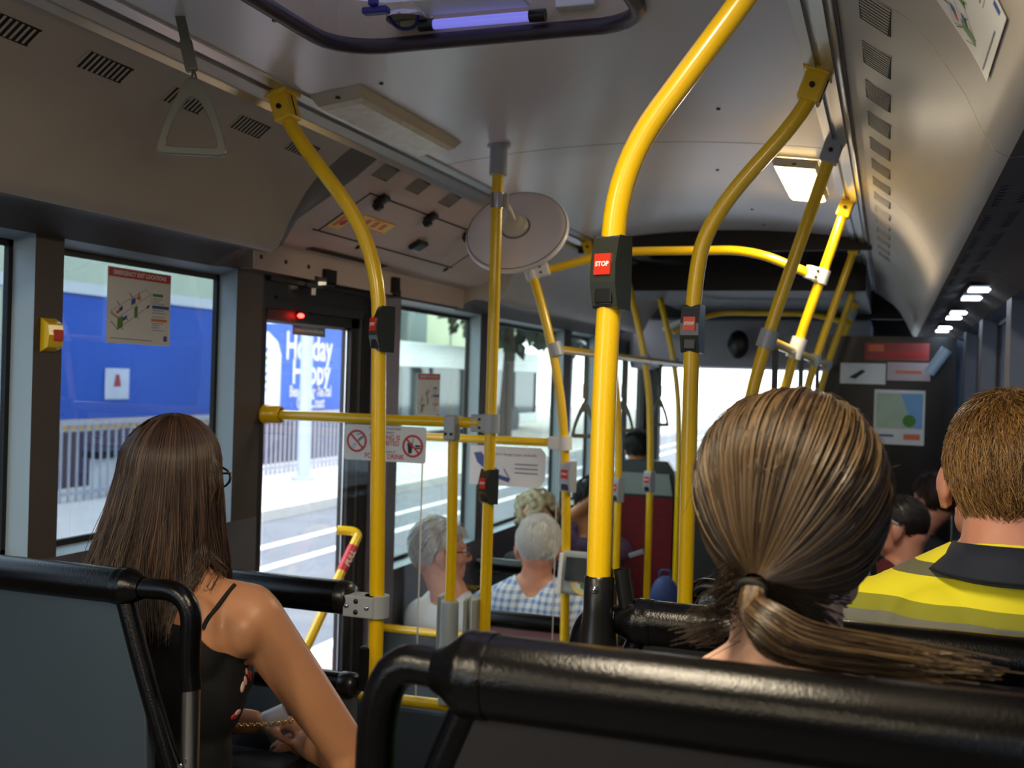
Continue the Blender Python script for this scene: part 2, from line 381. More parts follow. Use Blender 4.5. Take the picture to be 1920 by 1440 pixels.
# overhead coves
PA = [(.645, .622), (.66, .615), (.68, .602), (.707, .580), (.757, .545), (.795, .500), (.84, .427), (.866, .370), (.880, .346), (.900, .334), (.935, .336), (.975, .345), (1.0, .346), (1.03, .338), (1.10, .298)]
PB = [(.645, .622), (.70, .582), (.72, .566), (.93, .436), (.965, .410), (1.02, .398), (1.05, .388), (1.056, .378), (1.056, .305)]
def side(prof, sgn): return [(CX + sgn * p[0], p[1]) for p in prof]
def sub(prof, k=4):
    o = []
    for a, b in zip(prof[:-1], prof[1:]):
        o.append(a)
    return o + [prof[-1]]
def cove(name, sgn, y0, y1, prof=PA, back=True, m='cove plastic'):
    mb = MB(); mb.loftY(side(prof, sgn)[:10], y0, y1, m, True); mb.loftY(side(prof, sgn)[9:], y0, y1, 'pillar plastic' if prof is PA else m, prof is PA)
    q = side(prof, sgn); cap_ = [(x, y1, z) for x, z in q] + [(q[-1][0], y1, .66), (q[0][0], y1, .66)]; mb.add(cap_, [tuple(range(len(cap_)))], 'panel grey' if sgn < 0 and y1 < 3 else m)
    cap_ = [(x, y0, z) for x, y, z in cap_]; mb.add(cap_, [tuple(range(len(cap_)))], m)
    return struct(mb, name)
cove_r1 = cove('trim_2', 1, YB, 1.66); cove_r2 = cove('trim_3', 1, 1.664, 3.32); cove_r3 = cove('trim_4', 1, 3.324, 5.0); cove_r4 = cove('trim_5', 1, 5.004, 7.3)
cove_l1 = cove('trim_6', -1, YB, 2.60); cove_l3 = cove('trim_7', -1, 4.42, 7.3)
# vents moulded into the coves: dark surface plate paints the shade of a recess, louvres on top
def on_prof(d, prof=PA):
    for a, b in zip(prof[:-1], prof[1:]):
        if a[0] <= d <= b[0]:
            t = (d - a[0]) / (b[0] - a[0]); return a[1] + t * (b[1] - a[1])
def vent(parent, sgn, y, d0=.688, d1=.735, w=.125, prof=PA, nl=9, name='vent', lm='cove plastic'):
    p0, p1 = V((CX + sgn * d0, y, on_prof(d0, prof))), V((CX + sgn * d1, y, on_prof(d1, prof)))
    u = (p1 - p0); ln = u.length; u.normalize(); nrm = V((0, 1, 0)).cross(u); nrm = nrm if nrm.z < 0 else -nrm
    M = Matrix((u, V((0, 1, 0)), u.cross(V((0, 1, 0))))).transposed(); c = (p0 + p1) / 2
    mb = MB().box(c + nrm * .0006, (ln, w, .001), 'dark slot', M)
    g = mb.build(name, parent)
    lv = MB()
    for k in range(nl + 1):
        yy = -w / 2 + w * k / nl
        lv.box(c + nrm * .0015 + V((0, yy, 0)), (ln * (.92 - .2 * (k / nl - .5)), w / nl * .38, .0008), lm, M)
    lv.build('louvre', g)
    return g
for y in (1.20, 1.445, 1.69, 1.945, 2.19, 2.43): vent(cove_l1, -1, y, d0=.690, d1=.724)
for k in range(15):
    y = 1.49 + .2455 * k
    par = cove_r1 if y < 1.60 else cove_r2 if y < 3.3 else cove_r3 if y < 4.98 else cove_r4
    vent(par, 1, y)
for k in range(12):
    y = 2.0 + .31 * k
    par = cove_r2 if y < 3.3 else cove_r3 if y < 4.98 else cove_r4
    vent(par, 1, y, d0=.912, d1=.972, w=.20, nl=6, name='lower_vent', lm='pillar plastic')

# aluminium rails between ceiling and cove
def rail(name, sgn):
    pr = [(.568, .668), (.568, .650), (.590, .642), (.592, .650), (.604, .646), (.604, .637), (.628, .625), (.630, .632), (.640, .628), (.645, .612), (.652, .640)]
    mb = MB().loftY(side(pr, sgn), YB, 7.2, 'aluminium'); mb.loftY(side([(.6425, .6305), (.652, .618)], sgn), YB, 7.2, 'dark slot')
    mb.loftY(side([(.590, .6515), (.606, .6455)], sgn), YB, 7.2, 'dark slot')
    return struct(mb, name)
rail('trim_8', 1); rail('trim_9', -1)

# service panel above the middle door
def resamp(prof, n):
    L = [0]
    for a, b in zip(prof[:-1], prof[1:]): L.append(L[-1] + math.hypot(b[0] - a[0], b[1] - a[1]))
    o_ = []
    for i in range(n):
        t = L[-1] * i / (n - 1); k = max(j for j in range(len(L)) if L[j] <= t + 1e-9); k = min(k, len(prof) - 2); f = (t - L[k]) / (L[k + 1] - L[k]); o_.append((prof[k][0] + f * (prof[k + 1][0] - prof[k][0]), prof[k][1] + f * (prof[k + 1][1] - prof[k][1])))
    return o_
ra, rb = side(resamp(PA, 26), -1), side(resamp(PB, 26), -1); mb = MB(); ns = 8
vs = [(ra[j][0] + (rb[j][0] - ra[j][0]) * (.5 - .5 * math.cos(PI * i / ns)), 2.60 + .15 * i / ns, ra[j][1] + (rb[j][1] - ra[j][1]) * (.5 - .5 * math.cos(PI * i / ns))) for i in range(ns + 1) for j in range(26)]
mb.add(vs, [(i * 26 + j, i * 26 + j + 1, (i + 1) * 26 + j + 1, (i + 1) * 26 + j) for i in range(ns) for j in range(25)], 'cove end', True); struct(mb, 'trim_12')
mb = MB(); q = side(PB, -1); y0, y1 = 2.752, 4.42
mb.loftY(q[:4], y0, y1, 'pale trim plastic'); mb.loftY(q[3:7], y0, y1, 'pale trim plastic', True); mb.loftY(q[6:], y0, y1, 'pale trim plastic')
for yy in (y0, y1):
    e = [(x, yy, z) for x, z in q] + [(WL - .05, yy, .305), (WL - .05, yy, .66), (q[0][0], yy, .66)]; mb.add(e, [tuple(range(len(e)))], 'pale trim plastic')
sp = mb.build('service_panel'); tag(sp, 'pinkish moulded service panel with black latches above the middle door', 'panel')
pa, pb = V((CX - .72, 0, .566)), V((CX - .93, 0, .436)); su = (pb - pa).normalized(); sn = V((su.z, 0, -su.x)); sn = sn if sn.x > 0 else -sn
SM = Matrix((V((0, 1, 0)), su, V((0, 1, 0)).cross(su))).transposed()
def spt(y, t, lift=.0): return pa + su * t + V((0, y, 0)) + sn * lift          # point on the sloping face: t metres down from its top
def spx(x, y):                                                                   # same from the picture: hit the sloping plane
    r = ray(x, y); k = pa.dot(sn) / r.dot(sn); p = r * k; return p
for (x, y) in ((725, 335), (793, 360), (853, 385)):
    p = PZ(x, y, .58); vent(sp, -1, p.y, d0=.655, d1=.70, w=.10, prof=PB, nl=9)
sl = MB().box(spt(3.42, .035, .001), (1.05, .004, .002), 'dark slot', SM).box(spt(3.42, .243, .0), (1.1, .004, .004), 'dark slot', SM).box(spt(2.90, .14, .001), (.004, .21, .002), 'dark slot', SM).box(spt(3.95, .14, .001), (.004, .21, .002), 'dark slot', SM)
sl.build('door_gap', sp)
for (x, y) in ((713, 370), (805, 403), (878, 433)):
    p = spx(x, y); l = MB(); l.box(p + sn * .012, (.035, .05, .02), 'black plastic', SM).box(p + sn * .02 + su * .02, (.03, .028, .024), 'black plastic', SM); l.build('latch', sp, bevel=.006)
p = spx(783, 457); hd = MB(); hd.prism(rrect(.085, .06, .02, 4), p + sn * .002, SM, .0, 'black plastic') if False else hd.box(p + sn * .008, (.082, .055, .02), 'black plastic', SM); hd = hd.build('pull_handle', sp, bevel=.012, seg=3)
for (x, y) in ((671, 462), (835, 505)):
    p = spx(x, y); MB().lathe([(0.0, .004), (.012, .004), (.014, 0)], p, sn, 'dark slot', 14).build('lock_hole', sp)
c1, c2 = spx(675, 410), spx(738, 425); cc = (c1 + c2) / 2 + su * .01
stk = MB().box(cc + sn * .001, (abs(c2.y - c1.y) + .0, .055, .001), 'sign yellow', SM)
for k in range(3): stk.box(cc + sn * .0018 + V((0, (k - 1) * .055, 0)), (.03, .03, .0006), 'sign orange', SM)
stk.text('IN EMERGENCY', cc - su * .021, (0, 1, 0), -su, .012, 'sign red', lift=.002)
for (w_, h_, oy, ot) in ((.2, .003, 0, -.026), (.2, .003, 0, .026)): stk.box(cc + sn * .0018 + V((0, oy, 0)) + su * ot, (w_, h_, .0006), 'sign orange', SM)
stk.build('instruction_sticker', sp)
cc = spx(640, 415); s2 = MB().box(cc + sn * .001, (.075, .07, .001), 'sign yellow', SM).lathe([(0, .0014), (.015, .0014)], cc + sn * .001 + V((0, .012, 0)), sn, 'sign red', 18)
s2.box(cc + sn * .0015 + V((0, -.015, 0)), (.022, .05, .0005), 'sign orange', SM).build('warning_sticker', sp)
for k in range(4): MB().cyl((CX - 1.0545, 2.79 + .14 * k, .345), .007, .003, (1, 0, 0), 'dark metal', 10).build('screw', sp)
MB().loftY([(CX - 1.03, .3935), (CX - 1.0, .399)], 3.0, 3.55, 'dark slot').build('grille_slot', sp)

# side walls, pillars, windows
def wall(name, X, sgn, lst):
    mb = MB()
    for (y0, y1, z0, z1, m) in lst: mb.bb((X, y0, z0), (X + sgn * .075, y1, z1), m)
    return struct(mb, name)
OUT = .058
def window(name, X, sgn, y0, y1, z0, z1, gl, rev='reveal trim', ret=.055):
    """opening y0..y1 in the wall at X; glass set OUT behind it, pale reveals on the far and near edge, dark gasket"""
    mb = MB(); xg = X + sgn * OUT
    mb.add([(X, y1, z0), (X, y1, z1), (xg, y1 - .012, z1), (xg, y1 - .012, z0)], [(0, 1, 2, 3)], rev)
    mb.add([(X, y0, z0), (X, y0, z1), (xg, y0 + .012, z1), (xg, y0 + .012, z0)], [(3, 2, 1, 0)], rev)
    mb.add([(X, y0, z0), (X, y1, z0), (xg, y1, z0 + .012), (xg, y0, z0 + .012)], [(0, 1, 2, 3)], rev)
    mb.add([(X, y0, z1), (X, y1, z1), (xg, y1, z1 - .02), (xg, y0, z1 - .02)], [(0, 1, 2, 3)], rev)
    w = struct(mb, name)
    g = MB(); t = .011
    for (a, b, c, d) in ((y0, y0 + .024, z0, z1), (y1 - .024, y1, z0, z1), (y0, y1, z0, z0 + .026), (y0, y1, z1 - .034, z1)): g.bb((xg - sgn * .004, a, c), (xg + sgn * .01, b, d), 'black rubber')
    g.build('gasket', w)
    MB().bb((xg + sgn * .002, y0 + .01, z0 + .01), (xg + sgn * .007, y1 - .01, z1 - .01), gl).build('glass', w)
    return w
ZT, ZB = .302, -.455
PP = 'pillar plastic'
left = [(YB, 2.875, LOW, ZB, 'lower wall'), (YB, 3.8, .302, .40, PP), (YB, YB + .1, ZB, ZT, PP), (-1.42, -1.30, ZB, ZT, PP), (-.42, -.30, ZB, ZT, PP), (.83, .95, ZB, ZT, PP), (1.935, 2.025, ZB, ZT, PP), (2.735, 2.875, ZB, ZT, PP),
        (3.80, 6.9, LOW, -.78, 'lower wall'), (3.80, 8.6, .302, .40, PP), (4.755, 4.93, -.78, ZT, PP), (6.14, 6.30, -.78, ZT, PP), (6.9, 7.15, LOW, ZT, PP), (8.45, 8.6, LOW, ZT, PP)]
wall('wall_left', WL, -1, left)
wn = 1
for (y0, y1) in ((YB + .1, -1.42), (-1.30, -.42), (-.30, .83), (.95, 1.935), (2.025, 2.735)): window('window_%d' % wn, WL, -1, y0, y1, ZB, ZT, 'window glass' if y1 > 0 else 'door glass'); wn += 1
for (y0, y1) in ((3.83, 4.755), (4.93, 6.14), (6.30, 6.9)): window('window_%d' % wn, WL, -1, y0, y1, -.78, ZT, 'green glass'); wn += 1
right = [(YB, 8.6, LOW, ZB, 'lower wall'), (YB, 8.6, .30, .40, PP)] + [(a, b, ZB, ZT, PP) for a, b in ((YB, YB + .1), (-1.2, -1.05), (.2, .35), (1.5, 1.62), (2.6, 2.72), (3.65, 3.80), (4.75, 4.92), (5.75, 5.9), (6.55, 6.75), (8.3, 8.6))]
wall('wall_right', WR, 1, right)
for (y0, y1) in ((YB + .1, -1.2), (-1.05, .2), (.35, 1.5), (1.62, 2.6), (2.72, 3.65), (3.80, 4.75), (4.92, 5.75), (5.9, 6.55), (6.75, 8.3)): window('window_%d' % wn, WR, 1, y0, y1, ZB, ZT, 'right glass', 'reveal dark'); wn += 1
# rear wall, floors
struct(MB().bb((WL, YB - .06, LOW), (WR, YB, .8), 'pillar plastic'), 'wall_back')
struct(MB().bb((WL, YB, LOW - .05), (WR, 8.6, LOW), 'floor vinyl'), 'floor')
struct(MB().bb((WL, YB, LOW), (CX - .30, 2.45, HIGH), 'floor vinyl').bb((CX + .30, YB, LOW), (WR, 2.6, HIGH), 'floor vinyl').bb((CX - .30, YB, LOW), (CX + .30, 1.9, HIGH - .1), 'floor vinyl'), 'floor.001')
# nose: windscreen, dash, destination box
mb = MB().bb((WL, 8.58, LOW), (WR, 8.64, -.95), 'dark metal').bb((WL, 8.58, .30), (WR, 8.64, .8), 'dark metal').bb((WL, 8.5, -.95), (WL + .10, 8.6, .3), 'dark metal').bb((WR - .10, 8.5, -.95), (WR, 8.6, .3), 'dark metal')
wf = struct(mb, 'wall_front')
ws = MB().bb((WL + .08, 8.56, -.97), (WR - .08, 8.57, .33), 'windscreen glass'); w = struct(MB().bb((CX - .012, 8.545, -.95), (CX + .012, 8.56, .3), 'black rubber'), 'window_%d' % wn); ws.build('glass', w)
mb = MB(); pr = [(7.62, .47), (7.62, .16), (7.66, .12), (8.48, .12), (8.48, .47)]
vs = [(WL + .06, a, b) for a, b in pr] + [(CX + .62, a, b) for a, b in pr]; n = 5
mb.add(vs, [(i, (i + 1) % n, n + (i + 1) % n, n + i) for i in range(n)] + [tuple(range(n)), tuple(range(n, 2 * n))], 'front box')
bx = mb.build('destination_box', bevel=.02); tag(bx, 'light grey destination box panel above the windscreen', 'panel')
mb = MB().ell((-1.0, 7.50, .28), (.075, .03, .10), 'black plastic').cyl((-1.0, 7.55, .30), .008, .1, (0, 1, 0), 'black plastic')
tag(mb.build('rear_view_mirror'), 'round black interior mirror in front of the grey destination box', 'mirror')
mb = MB(); pr = [(7.9, -1.6), (7.9, -1.0), (8.1, -.86), (8.49, -.90), (8.49, -1.6)]; n = 5
vs = [(WL + .9, a, b) for a, b in pr] + [(WR - .02, a, b) for a, b in pr]
mb.add(vs, [(i, (i + 1) % n, n + (i + 1) % n, n + i) for i in range(n)] + [tuple(range(n)), tuple(range(n, 2 * n))], 'black plastic')
tag(mb.build('dashboard'), 'black dashboard below the windscreen', 'dashboard')
# front door on the left
d = struct(MB().bb((WL - .03, 7.15, LOW), (WL, 7.2, .30), 'black rubber').bb((WL - .03, 8.4, LOW), (WL, 8.45, .30), 'black rubber').bb((WL - .03, 7.77, LOW), (WL, 7.83, .30), 'black rubber').bb((WL - .03, 7.15, .2), (WL, 8.45, .3), 'black rubber'), 'door_2')
MB().bb((WL - .02, 7.2, LOW), (WL - .015, 8.4, .2), 'green glass').build('glass', d)
# middle door on the left
DX = WL - .035
mb = MB().bb((WL - .06, 2.875, .20), (WL - .002, 3.82, .40), 'black plastic').bb((WL - .06, 2.875, LOW), (WL, 2.895, .20), 'black rubber')
mb.bb((WL - .06, 3.56, LOW), (WL + .0, 3.62, .22), 'black rubber').bb((WL - .06, 3.62, LOW), (WL + .02, 3.83, .302), 'door post')
mb.bb((WL - .04, 2.90, .285), (WL + .012, 3.6, .30), 'dark metal').bb((WL - .04, 2.95, .232), (WL + .006, 3.55, .240), 'dark metal')
dfr = struct(mb, 'trim_10')
mb = MB()
for lo, hi in (((DX - .02, 2.895, LOW), (DX + .02, 2.925, .20)), ((DX - .02, 3.49, LOW), (DX + .02, 3.545, .20)), ((DX - .02, 2.895, .165), (DX + .02, 3.545, .20)), ((DX - .02, 2.895, LOW), (DX + .02, 3.545, LOW + .12))): mb.bb(lo, hi, 'black rubber')
door = struct(mb, 'door_1')
g = MB().bb((DX - .006, 2.925, LOW + .12), (DX, 3.49, .165), 'door glass').build('glass', door)
MB().bb((DX + .02, 3.548, LOW), (DX + .026, 3.556, .20), 'aluminium').build('edge_strip', door)
mb = MB(); 
for a, b, c_, d_ in ((2.925, 3.49, .155, .165), (2.925, 2.931, -1.4, .165), (3.484, 3.49, -1.4, .165)): mb.bb((DX, a, c_), (DX + .004, b, d_), 'aluminium')
mb.build('glass_trim', door)
# pull bar of the door, red sleeve with lettering
pt, pbm, pl = PX(672, 1003, WL + .06), PX(585, 1190, WL + .06), PX(560, 1245, WL + .06)
pu = (pl - pt).normalized()
mb = MB().tube(bez([pt + V((-.075, -.02, .015)), pt + V((-.02, .0, .012)), pt, pt + pu * .05], .015), .0165, 'yellow paint').tube([pt + pu * .04, pl + pu * .25], .0165, 'yellow paint')
mb.tube([pl + pu * .25, pl + pu * .27 + V((-.09, 0, 0))], .015, 'yellow paint')
hb = mb.build('pull_bar', door)
sl = MB().tube([pt + pu * .055, pt + pu * .165], .0185, 'sign red'); c0 = pt + pu * .11; nn = (V((0, 0, 0)) - c0).normalized(); xx = -pu; nn = (nn - nn.dot(xx) * xx).normalized(); nn = (nn + .5 * nn.cross(xx).normalized() * -1).normalized()
sl.text('PULL', c0 + nn * .0188, xx, nn.cross(xx), .03, 'white print', off=.0008); sl.build('sleeve', hb)
# red indicator lamp at the door head
mb = MB().box(PX(565, 588, WL - .01), (.02, .05, .02), 'black plastic'); L0 = mb.build('indicator_lamp'); tag(L0, 'small glowing red lamp at the top of the middle door', 'lamp')
MB().ell(PX(564, 592, WL + .003), (.008, .017, .008), 'red led').build('lens', L0)
# door gear under the service panel
a, b = PX(555, 506, WL + .03), PX(735, 543, WL + .03)
mb = MB().tube([a, b], .013, 'steel').box(PX(610, 520, WL + .035), (.05, .07, .05), 'black plastic').box(PX(590, 530, WL + .03), (.03, .05, .04), 'chrome').box(PX(615, 533, WL + .05), (.02, .06, .012), 'chrome').cyl(PX(586, 545, WL + .03), .012, .03, (0, 0, 1), 'steel').box(PX(735, 535, WL + .04), (.05, .04, .06), 'black plastic').box(PX(742, 550, WL + .045), (.02, .05, .03), 'black plastic')
tag(mb.build('door_gear'), 'shiny door opening arm and rod under the pinkish service panel', 'door mechanism')
# ================================================================== handrails
PR = .0168
def clamp_on(parent, p, ax, rr=.024, ln=.05, m='grey clamp', arm=None, name='clamp', bolts=True):
    p, ax = V(p), V(ax).normalized(); mb = MB().cyl(p, rr, ln, ax, m, 18)
    o_ = mb.build(name, parent)
    if arm is not None:
        a = V(arm); d = a - p; M = frame(d, ax)
        b2 = MB().box(p + d / 2, (ln * .9, rr * 1.7, d.length), m, M); o2 = b2.build('lug', o_, bevel=.003)
        if bolts:
            n = M.col[1] if M.col[1].y < 0 else -M.col[1]
            for s_ in (-1, 1): MB().cyl(p + d * .55 + M.col[0] * s_ * ln * .22 + n * rr * .87, .0045, .004, n, 'dark metal', 10).build('bolt', o_)
    return o_
def stop_button(pole_, p, yaw, s=1.0, body='housing green'):
    """push-button box round a pole; yaw turns its face"""
    s *= .86; Rm = rotz(yaw); F = Rm @ V((0, -1, 0)); Xd = Rm @ V((1, 0, 0)); c = V(p) + Xd * .001
    side_ = [(.022, .060), (-.017, .060), (-.021, .050), (-.029, .014), (-.029, -.016), (-.020, -.054), (-.017, -.058), (.022, -.060), (.023, .0)]
    M = Matrix((-F, V((0, 0, 1)), Xd)).transposed()
    if M.determinant() < 0: M = Matrix((-F, V((0, 0, 1)), -Xd)).transposed()
    w = .047 * s; ez = M.col[2]
    h_ = MB().prism([(a * s, b * s) for a, b in side_], c - ez * w / 2, M, w, body)
    ho = h_.build('stop_button', pole_, bevel=.005, seg=3)
    fz = V((0, 0, 1)); fc = c + F * .0275 * s + fz * .012 * s
    tilt = (F * .035 * s).normalized(); up = (V((0, 0, .046)) + F * -.003).normalized()
    nb = Xd.cross(up)
    bt = MB().box(fc, (.030 * s, .008 * s, .034 * s), 'button red', Matrix((Xd, -nb, up)).transposed() if True else None)
    bt.text('STOP', fc + nb * .0042 * s, Xd, up, 0.0105 * s, 'white print', off=.0004, lift=.0003)
    bt.build('push_button', ho)
    low = MB().box(c + F * .0235 * s - fz * .036 * s, (.032 * s, .006 * s, .030 * s), 'black plastic', Matrix((Xd, -F, V((0, 0, 1)))).transposed()); low.build('lower_plate', ho, bevel=.003)
    return ho
def pole(label, pts, rad=.12, r=PR, m='yellow paint', group=None, root=None):
    base = V(root or pts[-1]); t = thing('handrail_pole', label, 'handrail', base, group)
    MB().tube(bez(pts, rad, 8), r, m, 18).build('tube', t)
    return t
def rail_clamp(t, p, d, m):
    p, d = V(p), V(d).normalized(); M = frame(d, (0, 1, 0)); c = p + d * .03
    o_ = MB().box(c, (.052, .046, .062), m, M).box(p + V((0, 0, .004)), (.075, .06, .016), m, M).build('rail_clamp', t, bevel=.005, seg=2)
    MB().cyl(c + M.col[0] * -.027, .006, .008, M.col[0], 'dark metal', 10).build('bolt', o_)
    [MB().box(c + M.col[1] * .0235 * q_, (.003, .002, .05), 'dark slot', M).build('slot', o_) for q_ in (-1, 1)]
Yp = 2.15
t = pole('bent yellow pole beside the long-haired woman, reaching the left ceiling rail', [(-1.345, Yp, .628), (-1.325, Yp, .565), (-1.085, Yp, .285), (-1.066, Yp, -.50), (-1.066, Yp, HIGH)], [.10, .16, .1])
rail_clamp(t, (-1.347, Yp, .636), V((.02, 0, -.063)), 'yellow paint'); stop_button(t, (-1.0715, Yp, .10), -.62)
cl = MB().box((-1.098, Yp - .006, -.518), (.075, .05, .048), 'grey clamp').cyl((-1.066, Yp, -.518), .028, .048, (0, 0, 1), 'grey clamp').build('clamp', t, bevel=.003)
for dx, dz, mm in ((-.028, 0, 'chrome'), (-.005, .012, 'dark metal'), (-.005, -.012, 'dark metal'), (.022, -.001, 'chrome')): MB().lathe([(0, .004), (.004, .0035), (.006, 0)], (-1.098 + dx, Yp - .031, -.518 + dz), (0, -1, 0), mm, 12).build('bolt', cl)

t = pole('thickest nearest bent yellow pole, rising from the second black seat', [(-.150, 1.45, .632), (-.172, 1.45, .555), (-.366, 1.45, .30), (-.3765, 1.45, 0), (-.376, 1.45, -.29)], [.08, .095, .1], r=.0172)
rail_clamp(t, (-.148, 1.45, .64), V((-.02, 0, -.07)), 'yellow paint'); P1130 = t; stop_button(t, (-.3705, 1.448, .150), -.30, 1.0)
t = pole('bent yellow pole in front of the ponytailed woman, yellow-clamped to the right rail', [(-.158, 2.26, .632), (-.185, 2.26, .56), (-.375, 2.26, .345), (-.3985, 2.26, .2), (-.396, 2.26, -.46), (-.396, 2.26, HIGH)], [.10, .14, .1, .1])
rail_clamp(t, (-.156, 2.26, .640), V((-.025, 0, -.07)), 'yellow paint'); stop_button(t, (-.398, 2.26, .115), -.14)
def rpole(Y, lab, m, xm=-.335):
    t = pole(lab, [(-.150, Y, .65), (-.156, Y, .64), (-.375, Y, -.07), (-.402, Y, -.6), (-.402, Y, LOW)], [.02, .3, .1])
    rail_clamp(t, (-.154, Y, .648), V((-.22, 0, -.71)), m)
    return t
t = rpole(2.92, 'yellow pole held by a grey ceiling clamp beside the lit lamp', 'grey clamp'); clamp_on(t, (-.312, 2.92, .125), (-.29, 0, -.95), .025, .05)
t = rpole(3.85, 'bright yellow pole with a white clamp where the arched bar ends on the right', 'yellow paint')
clamp_on(t, (-.235, 3.85, .386), (-.29, 0, -.95), .026, .05, 'sign white', arm=(-.28, 3.82, .40)); clamp_on(t, (-.311, 3.85, .135), (-.29, 0, -.95), .027, .075, 'sign white')
t = rpole(4.92, 'yellow pole just behind the white-clamped one on the right', 'yellow paint'); clamp_on(t, (-.318, 4.92, .12), (-.29, 0, -.95), .025, .05)
t = rpole(5.9, 'thin distant yellow pole on the right, with a clamp under the grey front panel', 'yellow paint'); clamp_on(t, (-.318, 5.9, .12), (-.29, 0, -.95), .025, .05)
t = rpole(6.55, 'farthest slanting yellow pole on the right, next to the dark driver screen', 'yellow paint'); clamp_on(t, (-.222, 6.55, .43), (-.29, 0, -.95), .025, .05)

t = pole('straight yellow pole with a grey ceiling socket carrying the round mirror', [(-1.10, 2.93, .64), (-1.10, 2.93, 0), (-1.10, 2.93, LOW)], .01)
MB().cyl((-1.10, 2.93, .636), .026, .085, (0, 0, 1), 'grey clamp', 24).cyl((-1.10, 2.93, .6785), .034, .008, (0, 0, 1), 'grey clamp', 24).build('ceiling_socket', t)
stop_button(t, (-1.10, 2.93, -.32), -.5)
P920 = t
clamp_on(t, (-1.10, 2.93, -.135), (0, 0, 1), .026, .056, arm=(-1.155, 2.915, -.135))
MR = thing('convex_mirror', 'round pale-backed convex mirror clamped to the straight yellow pole', 'mirror', (-1.04, 2.93, .34))
mn = V((.05, -.83, .56)).normalized(); mc = PY(968, 431, 3.075)
MB().lathe([(0, .012), (.05, .011), (.12, .006), (.153, 0), (.161, -.006), (.162, -.014), (.155, -.018), (.10, -.036), (0, -.048)], mc, mn, 'mirror back', 48).build('disc', MR)
MB().lathe([(.1540, .0005), (.1552, .0018), (.1564, .0002)], mc + mn * .0008, mn, 'dark slot', 48).build('rim_line', MR)
jt = mc + mn * .012; MB().lathe([(.041, .0005), (.044, .0015), (.047, .0005)], jt, mn, 'sign grey', 28).build('joint_gap', MR); j = MB().lathe([(.041, 0), (.040, .012), (.034, .018), (.028, .018), (.027, .03), (.018, .034), (0, .036)], jt, mn, 'mirror joint', 28).build('joint', MR)
MB().tube(bez([jt + mn * .03, jt + mn * .055 + V((-.01, 0, .02)), V((-1.080, 2.94, .516))], .02), .0095, 'mirror joint').build('arm', MR)
MB().cyl((-1.10, 2.93, .518), .0215, .045, (0, 0, 1), 'chrome', 20).box((-1.080, 2.935, .518), (.024, .02, .04), 'steel').build('clamp', MR)

t = pole('short yellow pole under the crossbar standing in the pale leaflet holder', [(-1.205, 2.90, -.14), (-1.20, 2.90, -.5), (-1.20, 2.90, -.96)], .01, r=.0155)
clamp_on(t, (-1.205, 2.895, -.15), (0, 0, 1), .020, .05); MB().box((-1.205, 2.888, -.150), (.036, .05, .075), 'grey clamp').build('bracket', t, bevel=.006)
for s_ in (-1, 1): MB().cyl((-1.205 + s_ * .009, 2.8615, -.168), .0048, .004, (0, 1, 0), 'dark metal', 10).build('bolt', t)

t = pole('curved yellow pole with white clamps at the far side of the middle door', [(-1.348, 3.75, .64), (-1.340, 3.75, .61), (-1.165, 3.75, .12), (-1.104, 3.75, -.30), (-1.094, 3.75, -1.0), (-1.094, 3.75, LOW)], [.02, .3, .3, .1, .1])
rail_clamp(t, (-1.350, 3.75, .645), V((.3, 0, -.9)), 'yellow paint')
clamp_on(t, (-1.262, 3.75, .392), (.34, 0, -.94), .026, .05, 'sign white', arm=(-1.20, 3.76, .41)); clamp_on(t, (-1.160, 3.75, .11), (.3, 0, -.95), .025, .05); clamp_on(t, (-1.115, 3.75, -.233), (.05, 0, -1), .026, .05, 'sign white', arm=(-1.175, 3.75, -.233), bolts=False)
stop_button(t, (-1.099, 3.75, -.355), -.3, 1.1, 'grey clamp')
def lpole(Y, lab, zb=None, sb=None):
    t = pole(lab, [(-1.350, Y, .65), (-1.345, Y, .64), (-1.19, Y, .06), (-1.165, Y, -.4), (-1.165, Y, LOW)], [.02, .3, .2])
    rail_clamp(t, (-1.347, Y, .648), V((.2, 0, -.75)), 'yellow paint'); clamp_on(t, (-1.206, Y, .118), (.26, 0, -.97), .025, .05, 'grey clamp')
    if sb: stop_button(t, (-1.170, Y, sb), -.4, 1.1, 'grey clamp')
    return t
lpole(4.8, 'yellow pole just behind the nearest thick pole, with a button box at seat height', sb=-.50); lpole(5.5, 'yellow pole in front of the dark red seat', sb=-.52); lpole(6.3, 'most distant yellow pole on the left, near the windscreen')
def bar(label, pts, rad=.03, r=.0155, m='yellow paint', ends=()):
    a = V(pts[0]); t = thing('handrail_bar', label, 'handrail', a); MB().tube(bez(pts, rad, 8), r, m, 16).build('tube', t)
    for (p, ax, rr, ln, mm) in ends: MB().lathe([(rr * 1.15, 0), (rr * 1.2, .008), (rr, .014), (rr, ln), (rr * .8, ln)], p, ax, mm, 20).build('end_socket', t)
    return t
t = bar('yellow crossbar from the wall to the mirror pole, above the no smoking sign', [(-1.835, 2.90, -.136), (-1.4, 2.90, -.136), (-1.13, 2.91, -.134)], ends=[((-1.848, 2.90, -.136), (1, 0, 0), .027, .06, 'yellow paint')])
bar('bright yellow crossbar on the far side of the middle door', [(-1.845, 3.75, -.235), (-1.5, 3.75, -.234), (-1.13, 3.75, -.233)])
bar('low yellow bar across the far side of the door step', [(-1.845, 3.75, -.985), (-1.5, 3.75, -.983), (-1.11, 3.75, -.98)])
bar('low yellow bar at the door step, seen through the nearest black seat loop', [(-1.845, 2.90, -.978), (-1.5, 2.90, -.975), (-1.115, 2.915, -.972)], r=.017)
